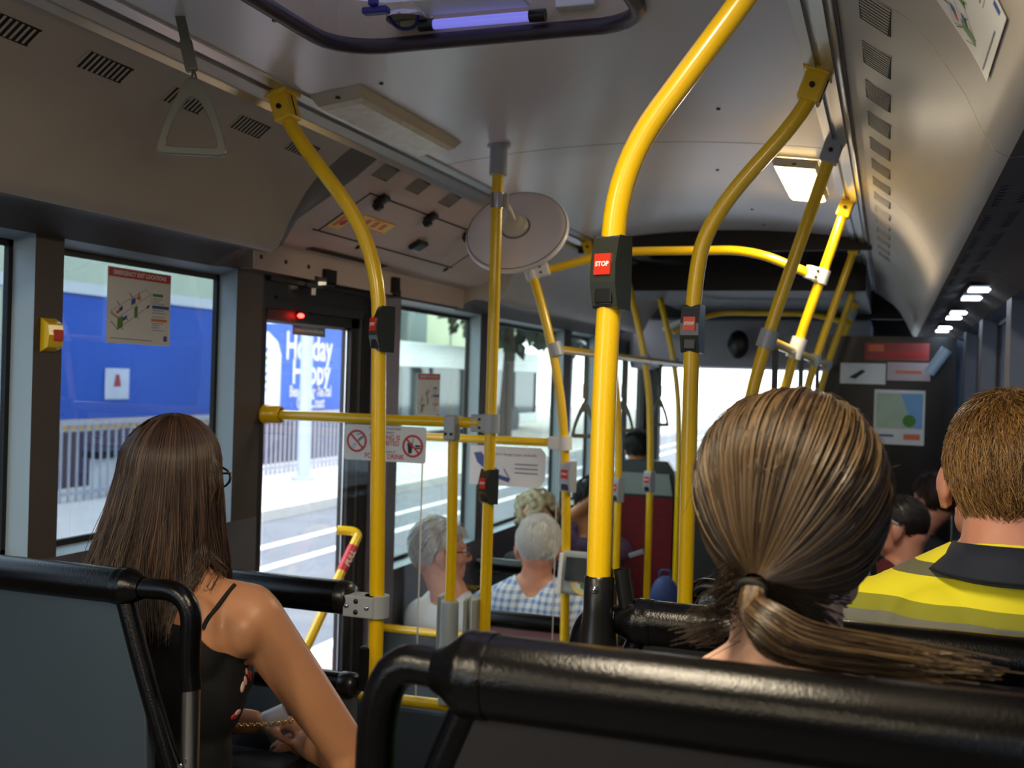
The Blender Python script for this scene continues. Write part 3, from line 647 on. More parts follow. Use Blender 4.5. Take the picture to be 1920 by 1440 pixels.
bar('yellow arched bar across the aisle under the ceiling, nearer one', [(-1.245, 3.765, .392), (-1.235, 3.77, .398), (-.96, 3.80, .474), (-.47, 3.80, .474), (-.27, 3.83, .392), (-.255, 3.835, .388)], [.02, .1, .1, .02])
bar('yellow arched bar across the aisle in front of the grey front panel, farther one', [(-1.225, 6.3, .30), (-1.05, 6.4, .405), (-.95, 6.45, .43), (-.45, 6.5, .43), (-.25, 6.53, .385), (-.225, 6.54, .37)], [.1, .1, .1, .1], r=.015)
hb1 = bar('long yellow grab bar along the left side of the aisle', [(-1.175, 3.78, .113), (-1.19, 5.0, .113), (-1.19, 7.05, .113)], r=.0155)
hb2 = bar('long yellow grab bar along the right side of the aisle', [(-.322, 2.95, .125), (-.328, 5.0, .125), (-.328, 6.6, .125)], r=.0155)

# ------------------------------------------------------------------ strap handles
def strap_mesh(t, top, c, w, hgt, yaw, th=.012, webb=.02):
    Rm = rotz(yaw); Xd = Rm @ V((1, 0, 0)); F = Rm @ V((0, -1, 0)); c = V(c); top = V(top)
    tri = lambda w_, t_, b_, k_: bez([V((p[0], p[1], 0)) for p in [(0, t_), (-w_ * k_, t_ - .02 * hgt), (-w_ * .36, (t_ + b_) / 2), (-w_ / 2, b_), (w_ / 2, b_), (w_ * .36, (t_ + b_) / 2), (w_ * k_, t_ - .02 * hgt), (0, t_)]], [w_ * .08, w_ * .3, w_ * .12, w_ * .12, w_ * .3, w_ * .08], 6)
    out = tri(w, hgt / 2, -hgt / 2, .10); inn = tri(w * .72, hgt * .24, -hgt * .39, .12); n = len(out) - 1; inn = inn[:n]; vs = []
    M = Matrix((Xd, V((0, 0, 1)), -F)).transposed()
    for d in (-th / 2, th / 2):
        for p in out[:n]: vs.append(c + M @ V((p.x, p.y, d)))
    for d in (-th / 2, th / 2):
        for p in inn: vs.append(c + M @ V((p.x, p.y, d)))
    fs = []
    for i in range(n):
        j = (i + 1) % n; fs += [(i, j, n + j, n + i), (2 * n + j, 2 * n + i, 3 * n + i, 3 * n + j), (j, i, 2 * n + i, 2 * n + j), (n + i, n + j, 3 * n + j, 3 * n + i)]
    hd = MB().add(vs, fs, 'strap plastic', False).build('handle', t, bevel=.003, seg=2)
    tp = c + V((0, 0, hgt / 2)); L = (top - tp).length
    MB().tube([tp + V((-.008, 0, -.01)), tp + V((0, 0, .018)), tp + V((.008, 0, -.01))], .003, 'strap plastic', 8).build('hook', t)
    d = (top - tp).normalized(); sl0 = tp + d * .014
    MB().box(sl0 + d * .03, (webb * 1.15, webb * .8, .062), 'strap plastic', frame(d, Xd)).build('sleeve', t, bevel=.004)
    MB().box((sl0 + d * .06 + top) / 2, (webb * .9, .005, (top - sl0 - d * .06).length), 'strap webbing', frame(d, Xd)).build('strap', t)
t = thing('grab_strap', 'grey triangular strap handle hanging from the left ceiling rail', 'strap handle', (-1.275, 1.68, .40))
strap_mesh(t, (-1.285, 1.68, .685), PY(361, 219, 1.68), .135, .145, .45)
for i, (y, lab) in enumerate(((4.28, 'grey strap loop hanging left of the nearest thick pole, under the left grab bar'), (4.95, 'grey strap loop hanging right of the nearest thick pole, under the left grab bar'), (5.8, 'small dark strap loop hanging under the left grab bar in front of the windscreen'))):
    t = thing('grab_strap', lab, 'strap handle', (-1.19, y, -.24), 'strap loops under the left grab bar')
    strap_mesh(t, (-1.19, y, .10), (-1.19, y, -.165), .115, .15, .35)
for y, lab in ((3.3, 'white strap sleeve under the right grab bar, nearest of its row'), (4.3, 'white strap sleeve under the right grab bar, middle of its row'), (5.3, 'white strap sleeve under the right grab bar, farthest of its row')):
    t = thing('grab_strap', lab, 'strap handle', (-.328, y, -.2), 'strap loops under the right grab bar')
    strap_mesh(t, (-.328, y, .12), (-.328, y, -.16), .115, .15, .2)

# ------------------------------------------------------------------ ceiling lamps
def lamp(x, y, ln, lit, label):
    t = thing('ceiling_lamp', label, 'lamp', (x, y, .64))
    z = crown(x) - .001; w = .068; sl = (crown(x + .05) - crown(x - .05)) / .1
    def ring(k, e, dz): return [V((x + sx * w * k, y + sy * (ln / 2 - e), z - dz + sx * w * k * sl)) for sx, sy in ((-1, -1), (1, -1), (1, 1), (-1, 1))]
    a, b, c_ = ring(1, 0, 0), ring(.86, .03, .022), ring(.70, .045, .030)
    mb = MB(); mb.add(a + b, [(i, (i + 1) % 4, 4 + (i + 1) % 4, 4 + i) for i in range(4)], 'lamp body'); mb.build('body', t)
    m = 'lamp lit' if lit else 'lamp lens'
    mb = MB(); mb.add(b + c_, [(i, (i + 1) % 4, 4 + (i + 1) % 4, 4 + i) for i in range(4)] + [(4, 5, 6, 7)], m); mb.build('diffuser', t)
    for s_ in (-1, 1): MB().cyl((x, y + s_ * (ln / 2 - .018), z - .014), .006, .004, (0, 0, 1), 'dark metal', 10).build('screw', t)
    return t
lamp(-1.25, 2.53, .62, False, 'unlit ceiling lamp with a ribbed lens on the left beside the rail')
lamp(-.285, 3.53, .62, True, 'glowing warm ceiling lamp on the right behind the slanting poles')
lamp(-.285, .72, .62, True, 'glowing ceiling lamp above the nearest right seat')
lamp(-.285, -1.1, .62, True, 'glowing ceiling lamp on the right near the back of the bus')
lamp(-1.25, -1.9, .62, True, 'unseen fill lamp added on the left ceiling at the back of the bus')  # both lit left lamps behind the camera are added to brighten the interior
lamp(-1.25, -.3, .62, True, 'unseen fill lamp added on the left ceiling behind the roof hatch')

# ------------------------------------------------------------------ roof hatch overhead
t = thing('roof_hatch', 'open-framed blue-tinted roof hatch with dark rubber rim overhead', 'roof hatch', (HX, HY, .66))
rim = []
for (x, y) in hole: rim.append(V((x, y, crown(x) - .004)))
mb = MB(); rim.append(rim[0]); mb.tube(rim, .016, 'hatch rubber', 10, False); mb.build('rim', t)
mb = MB(); n = len(hole); z1 = .775
vs = [(x, y, crown(x)) for x, y in hole] + [(HX + (x - HX) * 1.0, HY + (y - HY) * 1.0, z1) for x, y in hole]
mb.add(vs, [(i, (i + 1) % n, n + (i + 1) % n, n + i) for i in range(n)], 'hatch side'); mb.build('well', t)
mb = MB(); vs = [(x, y, z1) for x, y in hole] + [(HX + (x - HX) * .8, HY + (y - HY) * .8, z1 + .05) for x, y in hole]
mb.add(vs, [(i, (i + 1) % n, n + (i + 1) % n, n + i) for i in range(n)] + [tuple(range(n, 2 * n))], 'hatch blue'); mb.build('dome', t)
ha, hb_ = PZ(800, 47, .712), PZ(1008, 29, .712); hm = (ha + hb_) / 2; hu = (hb_ - ha).normalized()
mb = MB().box(hm + V((0, -.055, .028)), (.22, .085, .03), 'sign white', frame((0, 0, 1), hu)).build('tube_holder', t, bevel=.004)
MB().tube([ha, hb_], .010, 'tube lamp', 14).build('lamp_tube', mb)
for p_ in (ha, hb_): MB().cyl(p_, .0125, .032, hu, 'black plastic', 12).build('tube_socket', mb)
MB().tube(bez([ha + V((-.01, -.02, .02)), ha + V((-.03, .012, 0)), ha + V((-.07, .01, .0)), ha + V((-.075, -.03, .02))], .02), .0035, 'handle blue', 8).build('cord', t)
hp = PZ(705, 20, .715); MB().box(hp, (.055, .022, .014), 'handle blue').box(hp + V((0, -.012, .03)), (.018, .018, .05), 'handle blue').build('handle', t, bevel=.004)
MB().lathe([(0, .0), (.045, 0), (.045, .012)], PZ(765, 28, .735), (0, 0, -1), 'steel', 20).build('motor_plate', t)
hp = PZ(1085, 12, .735); MB().box(hp, (.08, .06, .018), 'sign white').cyl(hp + V((.01, 0, -.010)), .007, .004, (0, 0, 1), 'dark metal', 10).build('catch_plate', t, bevel=.003)

# ------------------------------------------------------------------ modesty panel in front of the long-haired woman
t = thing('modesty_panel', 'grey half-height panel with black padded rails beside the middle door', 'panel', (-1.48, Yp, HIGH))
MB().tube([(-1.83, Yp, -.507), (-1.16, Yp, -.507)], .038, 'black vinyl', 22).lathe([(.038, 0), (.037, .02), (.030, .034), (0, .036)], (-1.16, Yp, -.507), (1, 0, 0), 'black plastic', 22).build('top_pad', t)
MB().tube([(-1.83, Yp, -.703), (-1.15, Yp, -.703)], .027, 'black vinyl', 20).lathe([(.027, 0), (.029, .004), (.029, .03), (.02, .045), (0, .048)], (-1.15, Yp, -.703), (1, 0, 0), 'black plastic', 20).build('lower_pad', t)
MB().box((-1.47, Yp, -.99), (.72, .018, .56), 'panel grey').build('board', t, bevel=.004)
MB().box((-1.085, Yp, -.66), (.03, .03, .10), 'black plastic').build('pole_sleeve', t, bevel=.004)
# ------------------------------------------------------------------ clear screen by the door, its signs
t = thing('perspex_screen', 'clear screen below the yellow crossbar at the near side of the door', 'screen', (-1.57, 2.905, -.95))
MB().bb((-1.842, 2.902, -.955), (-1.303, 2.907, -.155), 'perspex').build('sheet', t)
MB().bb((-1.3045, 2.9015, -.955), (-1.302, 2.9075, -.155), 'white print').build('edge', t)
tag(MB().bb((-1.842, 2.888, -1.55), (-1.13, 2.908, -.995), 'panel grey').build('step_panel', bevel=.004), 'dark grey panel under the low yellow bar at the door step', 'panel')
t = thing('perspex_screen', 'clear screen below the bright yellow crossbar at the far side of the door', 'screen', (-1.5, 3.752, -.95))
MB().bb((-1.842, 3.749, -.96), (-1.14, 3.753, -.25), 'perspex').build('sheet', t); MB().bb((-1.142, 3.7485, -.96), (-1.14, 3.7535, -.25), 'white print').build('edge', t)
tag(MB().bb((-1.842, 3.74, -1.57), (-1.13, 3.76, -1.0), 'panel grey').build('step_panel', bevel=.004), 'dark grey panel under the low bar on the far side of the door step', 'panel')

class Sheet:
    """flat or curved sign: F(u, v) maps metres (u right, v up) on the sheet to a point; build rects, lines, discs and lettering on it"""
    def __init__(s, F): s.F = F; s.mb = MB(); s.k = 0
    def pt(s, u, v, l=0.0):
        p = s.F(u, v); e = 1e-3; n = (s.F(u + e, v) - p).cross(s.F(u, v + e) - p).normalized(); return p + n * l
    def poly(s, pts, m, l): s.mb.add([s.pt(u, v, l) for u, v in pts], [tuple(range(len(pts)))], m); return s
    def rect(s, u0, v0, u1, v1, m, l=.0006): return s.poly([(u0, v0), (u1, v0), (u1, v1), (u0, v1)], m, l)
    def line(s, a, b, w, m, l=.0010):
        a, b = V((a[0], a[1], 0)), V((b[0], b[1], 0)); d = (b - a).normalized() * w / 2; n = V((-d.y, d.x, 0)); return s.poly([((a - n).x, (a - n).y), ((b - n).x, (b - n).y), ((b + n).x, (b + n).y), ((a + n).x, (a + n).y)], m, l)
    def ring(s, c, r0, r1, m, l=.0012, n=28):
        vs = [s.pt(c[0] + r * math.cos(2 * PI * i / n), c[1] + r * math.sin(2 * PI * i / n), l) for r in (r0, r1) for i in range(n)]
        if r0 <= 0: s.mb.add(vs[n:], [tuple(range(n))], m)
        else: s.mb.add(vs, [(i, n + i, n + (i + 1) % n, (i + 1) % n) for i in range(n)], m)
        return s
    def text(s, txt, u, v, size, m, align='CENTER', off=0, sx=1.0, l=.0010):
        q = MB().text(txt, (0, 0, 0), (1, 0, 0), (0, 1, 0), size, m, align, off, 0, sx, 0)
        s.mb.add([s.pt(u + p[0], v + p[1], l) for p in q.v], q.f, m); return s
def flat(o, x, y):
    o, x, y = V(o), V(x).normalized(), V(y).normalized(); return lambda u, v: o + x * u + y * v
def exit_sign(name, label, F, w, hh, nv=1, group=None):
    s = Sheet(F)
    for i in range(nv): s.poly([(-w / 2, -hh / 2 + hh * i / nv), (w / 2, -hh / 2 + hh * i / nv), (w / 2, -hh / 2 + hh * (i + 1) / nv), (-w / 2, -hh / 2 + hh * (i + 1) / nv)], 'sign white', .0004)
    U_ = lambda a: -w / 2 + w * (a - 60) / 1000; V_ = lambda b: hh / 2 - hh * (b - 95) / 1240
    s.rect(U_(75), V_(250), U_(1050), V_(105), 'sign red'); s.text('EMERGENCY EXIT LOCATIONS', 0, V_(180), .079 * hh, 'white print', off=.0006, sx=.92 * w / hh / 1.22)
    L = lambda a, b, c_, d, ww=3, m='sign black': s.line((U_(a), V_(b)), (U_(c_), V_(d)), ww * w / 1000, m)
    for q in ((120, 810, 640, 400), (640, 400, 735, 470), (735, 470, 225, 910), (120, 810, 225, 910), (225, 910, 225, 1110), (735, 470, 735, 640), (225, 1110, 735, 640), (120, 810, 120, 860)): L(*q, 5, 'sign grey')
    for q in ((120, 845, 220, 920), (120, 980, 190, 1060), (190, 1060, 225, 1110)): L(*q, 7)
    P_ = lambda pts, m: s.poly([(U_(a), V_(b)) for a, b in pts][::-1], m, .0014)
    P_([(220, 930), (300, 870), (300, 1060), (220, 1110)], 'sign green'); P_([(300, 910), (360, 855), (360, 920), (300, 965)], 'sign blue'); P_([(475, 720), (522, 685), (522, 870), (475, 900)], 'sign green')
    P_([(425, 590), (485, 550), (485, 650), (425, 690)], 'sign blue'); P_([(240, 755), (292, 710), (292, 780), (240, 820)], 'sign blue'); P_([(495, 560), (540, 505), (580, 555), (540, 600)], 'sign orange'); P_([(190, 820), (235, 780), (255, 815), (215, 860)], 'sign orange'); P_([(665, 680), (708, 650), (708, 690), (665, 730)], 'sign black')
    for q in ((390, 490, 440, 555), (205, 645, 250, 710), (540, 460, 540, 505), (360, 920, 385, 950), (280, 1075, 310, 1105), (520, 870, 545, 905)): L(*q, 8)
    for (a, b, c_, d, m) in ((760, 450, 930, 500, 'sign green'), (755, 650, 1035, 705, 'sign blue'), (745, 880, 1005, 925, 'sign orange')): s.rect(U_(a), V_(d), U_(c_), V_(b), m)
    for (b, ln) in ((540, 160), (580, 120), (620, 200), (735, 200), (780, 220), (845, 210), (955, 190), (990, 130), (1030, 120), (1075, 200)): s.line((U_(755), V_(b)), (U_(755 + ln), V_(b)), .007 * w, 'sign grey')
    s.line((U_(115), V_(1250)), (U_(760), V_(1262)), .008 * w, 'sign grey'); s.rect(U_(955), V_(1260), U_(1015), V_(1165), 'sign blue')
    o_ = s.mb.build(name); tag(o_, label, 'sign', group)
    return o_
xg = WL - OUT + .0035
pc = [PX(203, 497, xg), PX(321, 515, xg), PX(197, 645, xg), PX(317, 650, xg)]; c = sum(pc, V((0, 0, 0))) / 4
exit_sign('exit_sign', 'white emergency exit locations notice with bus diagram on the left window above the long-haired woman', flat((xg, c.y, c.z), (0, 1, 0), (0, 0, 1)), abs(pc[1].y - pc[0].y + pc[3].y - pc[2].y) / 2, .198)
pc = [PX(781, 697, xg), PX(826, 700, xg), PX(781, 776, xg), PX(826, 790, xg)]; c = sum(pc, V((0, 0, 0))) / 4
exit_sign('exit_sign', 'emergency exit notice on the green window past the middle door, above the crossbar', flat((xg, c.y, c.z - .01), (0, 1, 0), (0, 0, 1)), .24, .21)
def arc_prof(prof, sgn):
    P_ = [V((CX + sgn * a, 0, b)) for a, b in prof]; cum = [0]
    for a, b in zip(P_[:-1], P_[1:]): cum.append(cum[-1] + (b - a).length)
    def f(t):
        for i in range(len(P_) - 1):
            if t <= cum[i + 1] or i == len(P_) - 2: k = (t - cum[i]) / (cum[i + 1] - cum[i]); return P_[i].lerp(P_[i + 1], k)
    return f
ap = arc_prof(PA[:9], 1); s_b = 0.318
Fc = lambda u, v: ap(s_b - .0995 - v) + V((0, 1.345 - u, 0)) + V((-.7, 0, -.7)).normalized() * .002
exit_sign('exit_sign', 'emergency exit notice stuck on the curved right overhead panel at the top corner', Fc, .245, .199, 8)

# no smoking / no food sign on the clear screen
a, b = PY(647, 797, 2.9), PY(798, 867, 2.9); cw, ch = .272, .108
s = Sheet(flat(((a.x + b.x) / 2, 2.8995, (a.z + b.z) / 2), (1, 0, 0), (0, 0, 1)))
s.poly(rrect(cw, ch, .008, 4), 'sign white', .0003)
k = cw / 1710.0; X_ = lambda q: (q - 925) * k; Z_ = lambda q: (465 - q) * k * .93
for (cx_, cy_) in ((335, 440), (1510, 490)):
    rr = 215 * k; s.ring((X_(cx_), Z_(cy_)), rr * .80, rr, 'sign red'); s.line((X_(cx_) - rr * .62, Z_(cy_) + rr * .62), (X_(cx_) + rr * .62, Z_(cy_) - rr * .62), rr * .18, 'sign red', .0016)
s.line((X_(225), Z_(590)), (X_(310), Z_(500)), 50 * k, 'sign grey', .0009); s.line((X_(365), Z_(430)), (X_(470), Z_(340)), 50 * k, 'sign grey', .0009); s.line((X_(230), Z_(585)), (X_(300), Z_(510)), 30 * k, 'sign white', .0011)
s.line((X_(330), Z_(310)), (X_(430), Z_(290)), 20 * k, 'sign grey', .0009)
s.poly([(X_(1395), Z_(430)), (X_(1420), Z_(640)), (X_(1490), Z_(640)), (X_(1515), Z_(430))], 'sign black', .0009); s.line((X_(1500), Z_(430)), (X_(1525), Z_(310)), 12 * k, 'sign black', .0009)
s.line((X_(1560), Z_(485)), (X_(1670), Z_(485)), 36 * k, 'sign black', .0009); s.line((X_(1570), Z_(530)), (X_(1670), Z_(530)), 26 * k, 'sign black', .0009)
for (txt, q, sz, m, of) in (('For your comfort and health', 160, 58, 'sign black', 0), ('of our passengers', 235, 55, 'sign black', 0), ('SMOKING IS', 345, 118, 'sign red', .0003), ('PROHIBITED', 460, 112, 'sign red', .0003), ('and', 565, 48, 'sign black', 0), ('so is consumption of', 628, 55, 'sign black', 0), ('FOOD & DRINK', 730, 118, 'sign red', .0003)):
    s.text(txt, X_(925), Z_(q), sz * k * 1.15, m, off=of, sx=.86)
tag(s.mb.build('no_smoking_sign'), 'white sign with two red prohibition circles under the yellow crossbar', 'sign')
# blue safety sticker at the top of the door glass
a, b = PX(549, 600, DX + .002), PX(610, 622, DX + .002)
s = Sheet(flat((DX + .0015, (a.y + b.y) / 2, (a.z + b.z) / 2 - .008), (0, 1, 0), (0, 0, 1))); w_, h_ = b.y - a.y, .052
s.rect(-w_ / 2, -h_ / 2, w_ / 2, h_ / 2, 'sign grey', .0003); s.rect(-w_ * .48, 0, -w_ * .27, h_ * .42, 'sign blue'); s.rect(w_ * .27, 0, w_ * .48, h_ * .42, 'sign blue'); s.text('FOR YOUR SAFETY', 0, h_ * .2, h_ * .36, 'white print', off=.0004, sx=.62); s.text('PLEASE HOLD ON AND STAND CLEAR', 0, -h_ * .2, h_ * .22, 'white print', off=.0003, sx=.95)
tag(s.mb.build('safety_sticker'), 'small blue and grey safety sticker at the top of the door glass', 'sticker')
# umbrella reminder board on the far clear screen
c = (PY(882, 838, 3.745) + PY(1022, 912, 3.745)) / 2; w_, h_ = .30, .147
s = Sheet(flat((c.x, 3.7445, c.z), (1, 0, 0), (0, 0, 1)))
s.poly([(-w_ / 2, -h_ / 2), (w_ * .42, -h_ / 2), (w_ / 2, -h_ * .3), (w_ / 2, h_ * .36), (w_ * .44, h_ / 2), (-w_ / 2, h_ / 2)], 'white print', .0003)
s.poly([(-.135, .046), (-.105, .05), (-.08, .02), (-.03, -.018), (-.035, -.04), (-.06, -.035), (-.12, .01)], 'umbrella blue', .0008); s.line((-.05, -.035), (.01, -.052), .016, 'umbrella blue'); s.line((.012, -.05), (-.012, -.01), .004, 'sign grey')
s.text('Don\'t forget your umbrella', .03, .045, .0155, 'sign grey'); 
for k_ in range(3): s.line((.03, .01 - .016 * k_), (.12, .01 - .016 * k_), .004, 'sign grey')
tag(s.mb.build('umbrella_sign'), 'white board showing a folded blue umbrella, hung behind the poles past the door', 'sign')
# yellow stop button on the left pillar
p = PX(88, 628, WL); t = thing('wall_stop_button', 'yellow wall push button with red face on the left pillar', 'button', (WL, 1.98, p.z - .04))
MB().prism([(0, -.040), (.022, -.028), (.026, 0), (.022, .026), (0, .040)], (WL + .001, 1.955, p.z), Matrix(((1, 0, 0), (0, 0, 1), (0, 1, 0))), .046, 'yellow paint').build('housing', t, bevel=.003)
MB().box((WL + .026, 1.985, p.z - .0), (.008, .028, .026), 'button red').build('push_button', t, bevel=.002)
# leaflet holder and card reader
t = thing('leaflet_holder', 'pale grey leaflet holder wrapped round the short yellow pole', 'holder', (-1.19, 2.88, -.97))
MB().lathe([(.027, -.16), (.027, .135), (.024, .142), (.018, .142)], (-1.20, 2.90, -.80), (0, 0, 1), 'holder grey', 24).build('sleeve', t)
for i, (dx, an) in enumerate(((.045, .25), (.085, -.15), (-.04, .1))): MB().box((-1.20 + dx, 2.925 + .01 * i, -.79), (.012, .09, .28), 'leaflet', rotz(an)).build('leaflet_pocket', t, bevel=.003)
c = PY(1082, 1078, 3.69); t = thing('card_reader', 'grey travel card reader with a ringed emblem, on the curved pole past the door', 'card reader', (c.x, 3.72, c.z - .09))
Mr = Matrix.Rotation(R_(-14), 3, 'X')
MB().box(c + V((.012, .03, 0)), (.155, .06, .155), 'holder grey', Mr).build('case', t, bevel=.012, seg=3)
MB().box(c + V((-.062, -.004, 0)), (.016, .012, .15), 'sign white', Mr).build('side_strip', t, bevel=.004)
MB().box(c + V((.02, -.004, .02)), (.125, .008, .085), 'black plastic', Mr).build('screen', t)
s = Sheet(flat(c + V((.03, -.004, -.018)), (1, 0, 0), Mr @ V((0, 0, 1)))); s.ring((0, 0), 0, .052, 'sign yellow', .005); s.ring((0, 0), 0, .036, 'sign white', .006); s.poly([(-.025, -.012), (-.005, -.012), (.006, .022), (-.012, .022)], 'sign orange', .007); s.ring((.0, -.018), 0, .014, 'sign green', .008); s.poly([(.012, -.005), (.024, -.005), (.024, .025), (.012, .025)], 'umbrella blue', .007)
s.mb.build('emblem', t)

# ------------------------------------------------------------------ driver screen and front notices
tag(MB().bb((-.36, 6.42, LOW), (WR - .005, 6.45, .30), 'black plastic').build('driver_screen'), 'black partition behind the driver on the right', 'partition')
def board(name, label, x0, y0, x1, y1, Y, m, cat='sign'):
    a, b = PY(x0, y0, Y), PY(x1, y1, Y); s = Sheet(flat(((a.x + b.x) / 2, Y, (a.z + b.z) / 2), (1, 0, 0), (0, 0, 1))); w_, h_ = b.x - a.x, a.z - b.z
    MBx = s.mb.box(((a.x + b.x) / 2, Y + .004, (a.z + b.z) / 2), (w_, .006, h_), m); s.w, s.h, s.name, s.label, s.cat = w_, h_, name, label, cat
    return s
def done(s): tag(s.mb.build(s.name), s.label, s.cat)
s = board('route_map', 'pale framed route map on the black driver partition', 1640, 730, 1732, 836, 6.413, 'sign white'); w_, h_ = s.w, s.h
s.poly([(-w_ * .45, -h_ * .2), (w_ * .3, -h_ * .2), (w_ * .12, h_ * .2), (w_ * .02, h_ * .44), (-w_ * .45, h_ * .44)], 'map green', .002); s.poly([(w_ * .3, -h_ * .2), (w_ * .46, -h_ * .2), (w_ * .46, h_ * .44), (w_ * .02, h_ * .44), (w_ * .12, h_ * .2)], 'map blue', .0021); s.ring((w_ * .2, -h_ * .06), 0, w_ * .13, 'sign green', .003); s.rect(-w_ * .4, -h_ * .36, -w_ * .1, -h_ * .32, 'sign blue', .002); s.rect(w_ * .1, -h_ * .40, w_ * .42, -h_ * .30, 'sign orange', .002); done(s)
s = board('red_banner', 'long red notice above the map on the driver partition', 1622, 642, 1742, 677, 6.413, 'banner red'); s.rect(-s.w * .45, 0, -s.w * .2, s.h * .4, 'sign orange', .002); s.rect(-s.w * .2, -s.h * .25, s.w * .45, -s.h * .05, 'sign red', .002); done(s)
s = board('umbrella_sign', 'pale board with a dark umbrella picture on the driver partition', 1576, 680, 1660, 721, 6.413, 'sign white'); s.poly([(-s.w * .3, -s.h * .2), (-s.w * .02, s.h * .2), (s.w * .06, s.h * .1), (-s.w * .16, -s.h * .26)], 'sign black', .002); done(s)
s = board('notice_board', 'pinkish white notice below the red banner on the driver partition', 1664, 679, 1744, 715, 6.413, 'notice'); s.rect(-s.w * .3, -s.h * .1, s.w * .3, s.h * .05, 'sign orange', .0015); done(s)
tag(MB().box(PY(1268, 608, 7.600), (.19, .11, .03), 'sign white', Matrix.Rotation(R_(-25), 3, 'Y')).build('notice_board', bevel=.004), 'tilted bright white board hanging left of the grey front panel', 'sign')
tag(MB().tube([PY(1742, 700, 6.3), PY(1775, 655, 6.3)], .03, 'reveal trim', 12)  .build('safety_rail'), 'pale blue-grey handle at the edge of the driver partition', 'handle')
# strip lamps under the right overhead panel
for i, (y, lab) in enumerate(((3.95, 'nearest pair of cold white strip lamps above the right windows'), (5.05, 'second pair of cold white strip lamps above the right windows'), (6.2, 'farthest pair of cold white strip lamps above the right windows'))):
    t = thing('strip_lamp', lab, 'lamp', (.275, y, .33)); MB().box((.272, y, .340), (.085, .62, .012), 'dark metal').build('body', t)
    for s_ in (-1, 1): MB().box((.272, y + s_ * .17, .332), (.074, .12, .006), 'strip led').build('lens', t)
# ================================================================== seats
def seat(name, label, x_aisle, x_in, x_wall, Y, zt, zf, panel='seat shell', cloth='seat cloth', pad_r=.031, group=None, tilt=.10, loop=True, drop=.40, leg_m='steel'):
    """double seat seen from behind: padded top tube, looped corner handle with a brace, back board, cushions, legs"""
    sg = 1 if x_wall > x_aisle else -1
    t = thing(name, label, 'seat', ((x_aisle + x_wall) / 2, Y, zf), group)
    P = lambda x, dz, dy=0: V((x, Y - tilt * dz * .35 + dy, zt + dz))
    ctr = -pad_r
    mb = MB().tube([P(x_in + sg * .012, ctr), P(x_wall, ctr)], pad_r, 'black vinyl', 26)
    mb.build('top_pad', t)
    kr = pad_r / .031; MB().lathe([(.019, -.026), (.024, -.016), (.0315 * kr, 0), (.0325 * kr, .006), (.0315 * kr, .012), (.0325 * kr, .016), (.032 * kr, .026)], P(x_in, ctr), (sg, 0, 0), 'black vinyl', 24).build('end_ring', t)
    rl = .0175
    lp = bez([P(x_in + sg * .0, ctr - .001), P(x_aisle + sg * .018, ctr + .004, .004), P(x_aisle - sg * -.0175, -.8 * drop, .004), P(x_aisle + sg * .010, -drop, .004)], [.085, .05], 10)
    if loop:
        MB().tube(lp, rl, 'black vinyl', 18).build('corner_loop', t)
        MB().tube(bez([P(x_in + sg * .012, ctr - .012), P(x_in - sg * .03, -.15), P(x_aisle + sg * .035, -.33)], .05, 6), .0165, 'black vinyl', 14).build('brace', t)
        MB().tube([P(x_aisle + sg * .012, -drop + .02, .004), V((x_aisle + sg * .02, Y + .02, zf))], .0155, leg_m, 18).build('leg', t)
        MB().cyl(P(x_aisle + sg * .013, -drop - .12, -.013), .004, .004, (0, 1, 0), 'chrome', 10).build('rivet', t)
    MB().tube([P(x_wall - sg * .06, -.55), V((x_wall - sg * .06, Y + .02, zf))], .0155, leg_m, 18).build('leg', t)
    # back board: clipped corner
    xa, xb = x_in + sg * .004, x_wall
    pts = [(xb, -.045), (xa, -.045), (xa - sg * .055, -.17), (xa - sg * .07, -.36), (xa - sg * .055, -.62), (xb, -.62)]
    if sg < 0: pts = pts[::-1]
    def bp(x, dz, dy): return P(x, dz, dy)
    n = len(pts); vs = [bp(x, z, -.012) for x, z in pts] + [bp(x, z, .012) for x, z in pts]
    MB().add(vs, [tuple(range(n)), tuple(range(2 * n - 1, n - 1, -1))] + [(i, n + i, n + (i + 1) % n, (i + 1) % n) for i in range(n)], panel).build('back_board', t, bevel=.004)
    w = abs(xb - xa) + .04
    for k in (0, 1):
        cx = xa - sg * .03 + sg * w * (.26 + .48 * k)
        mb = MB().box(P(cx, -.34, .045), (w * .45, .06, .52), cloth, Matrix.Rotation(-tilt * .3, 3, 'X')).build('back_cushion', t, bevel=.025, seg=3)
        MB().box((cx, Y + .30, zt - .60), (w * .45, .40, .08), cloth).build('seat_cushion', t, bevel=.03, seg=3)
    MB().box(((xa + xb) / 2, Y + .28, zt - .655), (w, .38, .03), 'black plastic').build('seat_pan', t)
    return t
seat('bus_seat', 'nearest black padded double seat on the right, directly in front of the camera', -.436, -.334, WR - .055, .845, -.217, HIGH, panel='back dark', tilt=-.0, pad_r=.0355)
s2 = seat('bus_seat', 'second black padded double seat on the right, with the thickest pole rising from its corner', -.425, -.326, WR - .055, 1.462, -.303, HIGH, panel='back dark')
mb = MB().lathe([(.0185, .0), (.0215, .004), (.0215, .05), (.026, .085), (.030, .115)], (-.3755, 1.452, -.272), (0, 0, -1), 'black plastic', 22); mb.lathe([(.012, 0), (.012, .08)], (-.345, 1.458, -.262), (.18, 0, -1), 'black plastic', 14).build('pole_socket', s2)
MB().lathe([(0, .005), (.0045, .004), (.0065, 0)], (-.3765, 1.430, -.289), (0, -1, 0), 'chrome', 14).build('bolt', s2)
seat('bus_seat', 'third black padded double seat on the right, mostly hidden by the ponytailed passenger', -.41, -.31, WR - .055, 2.27, -.40, HIGH, panel='back dark')
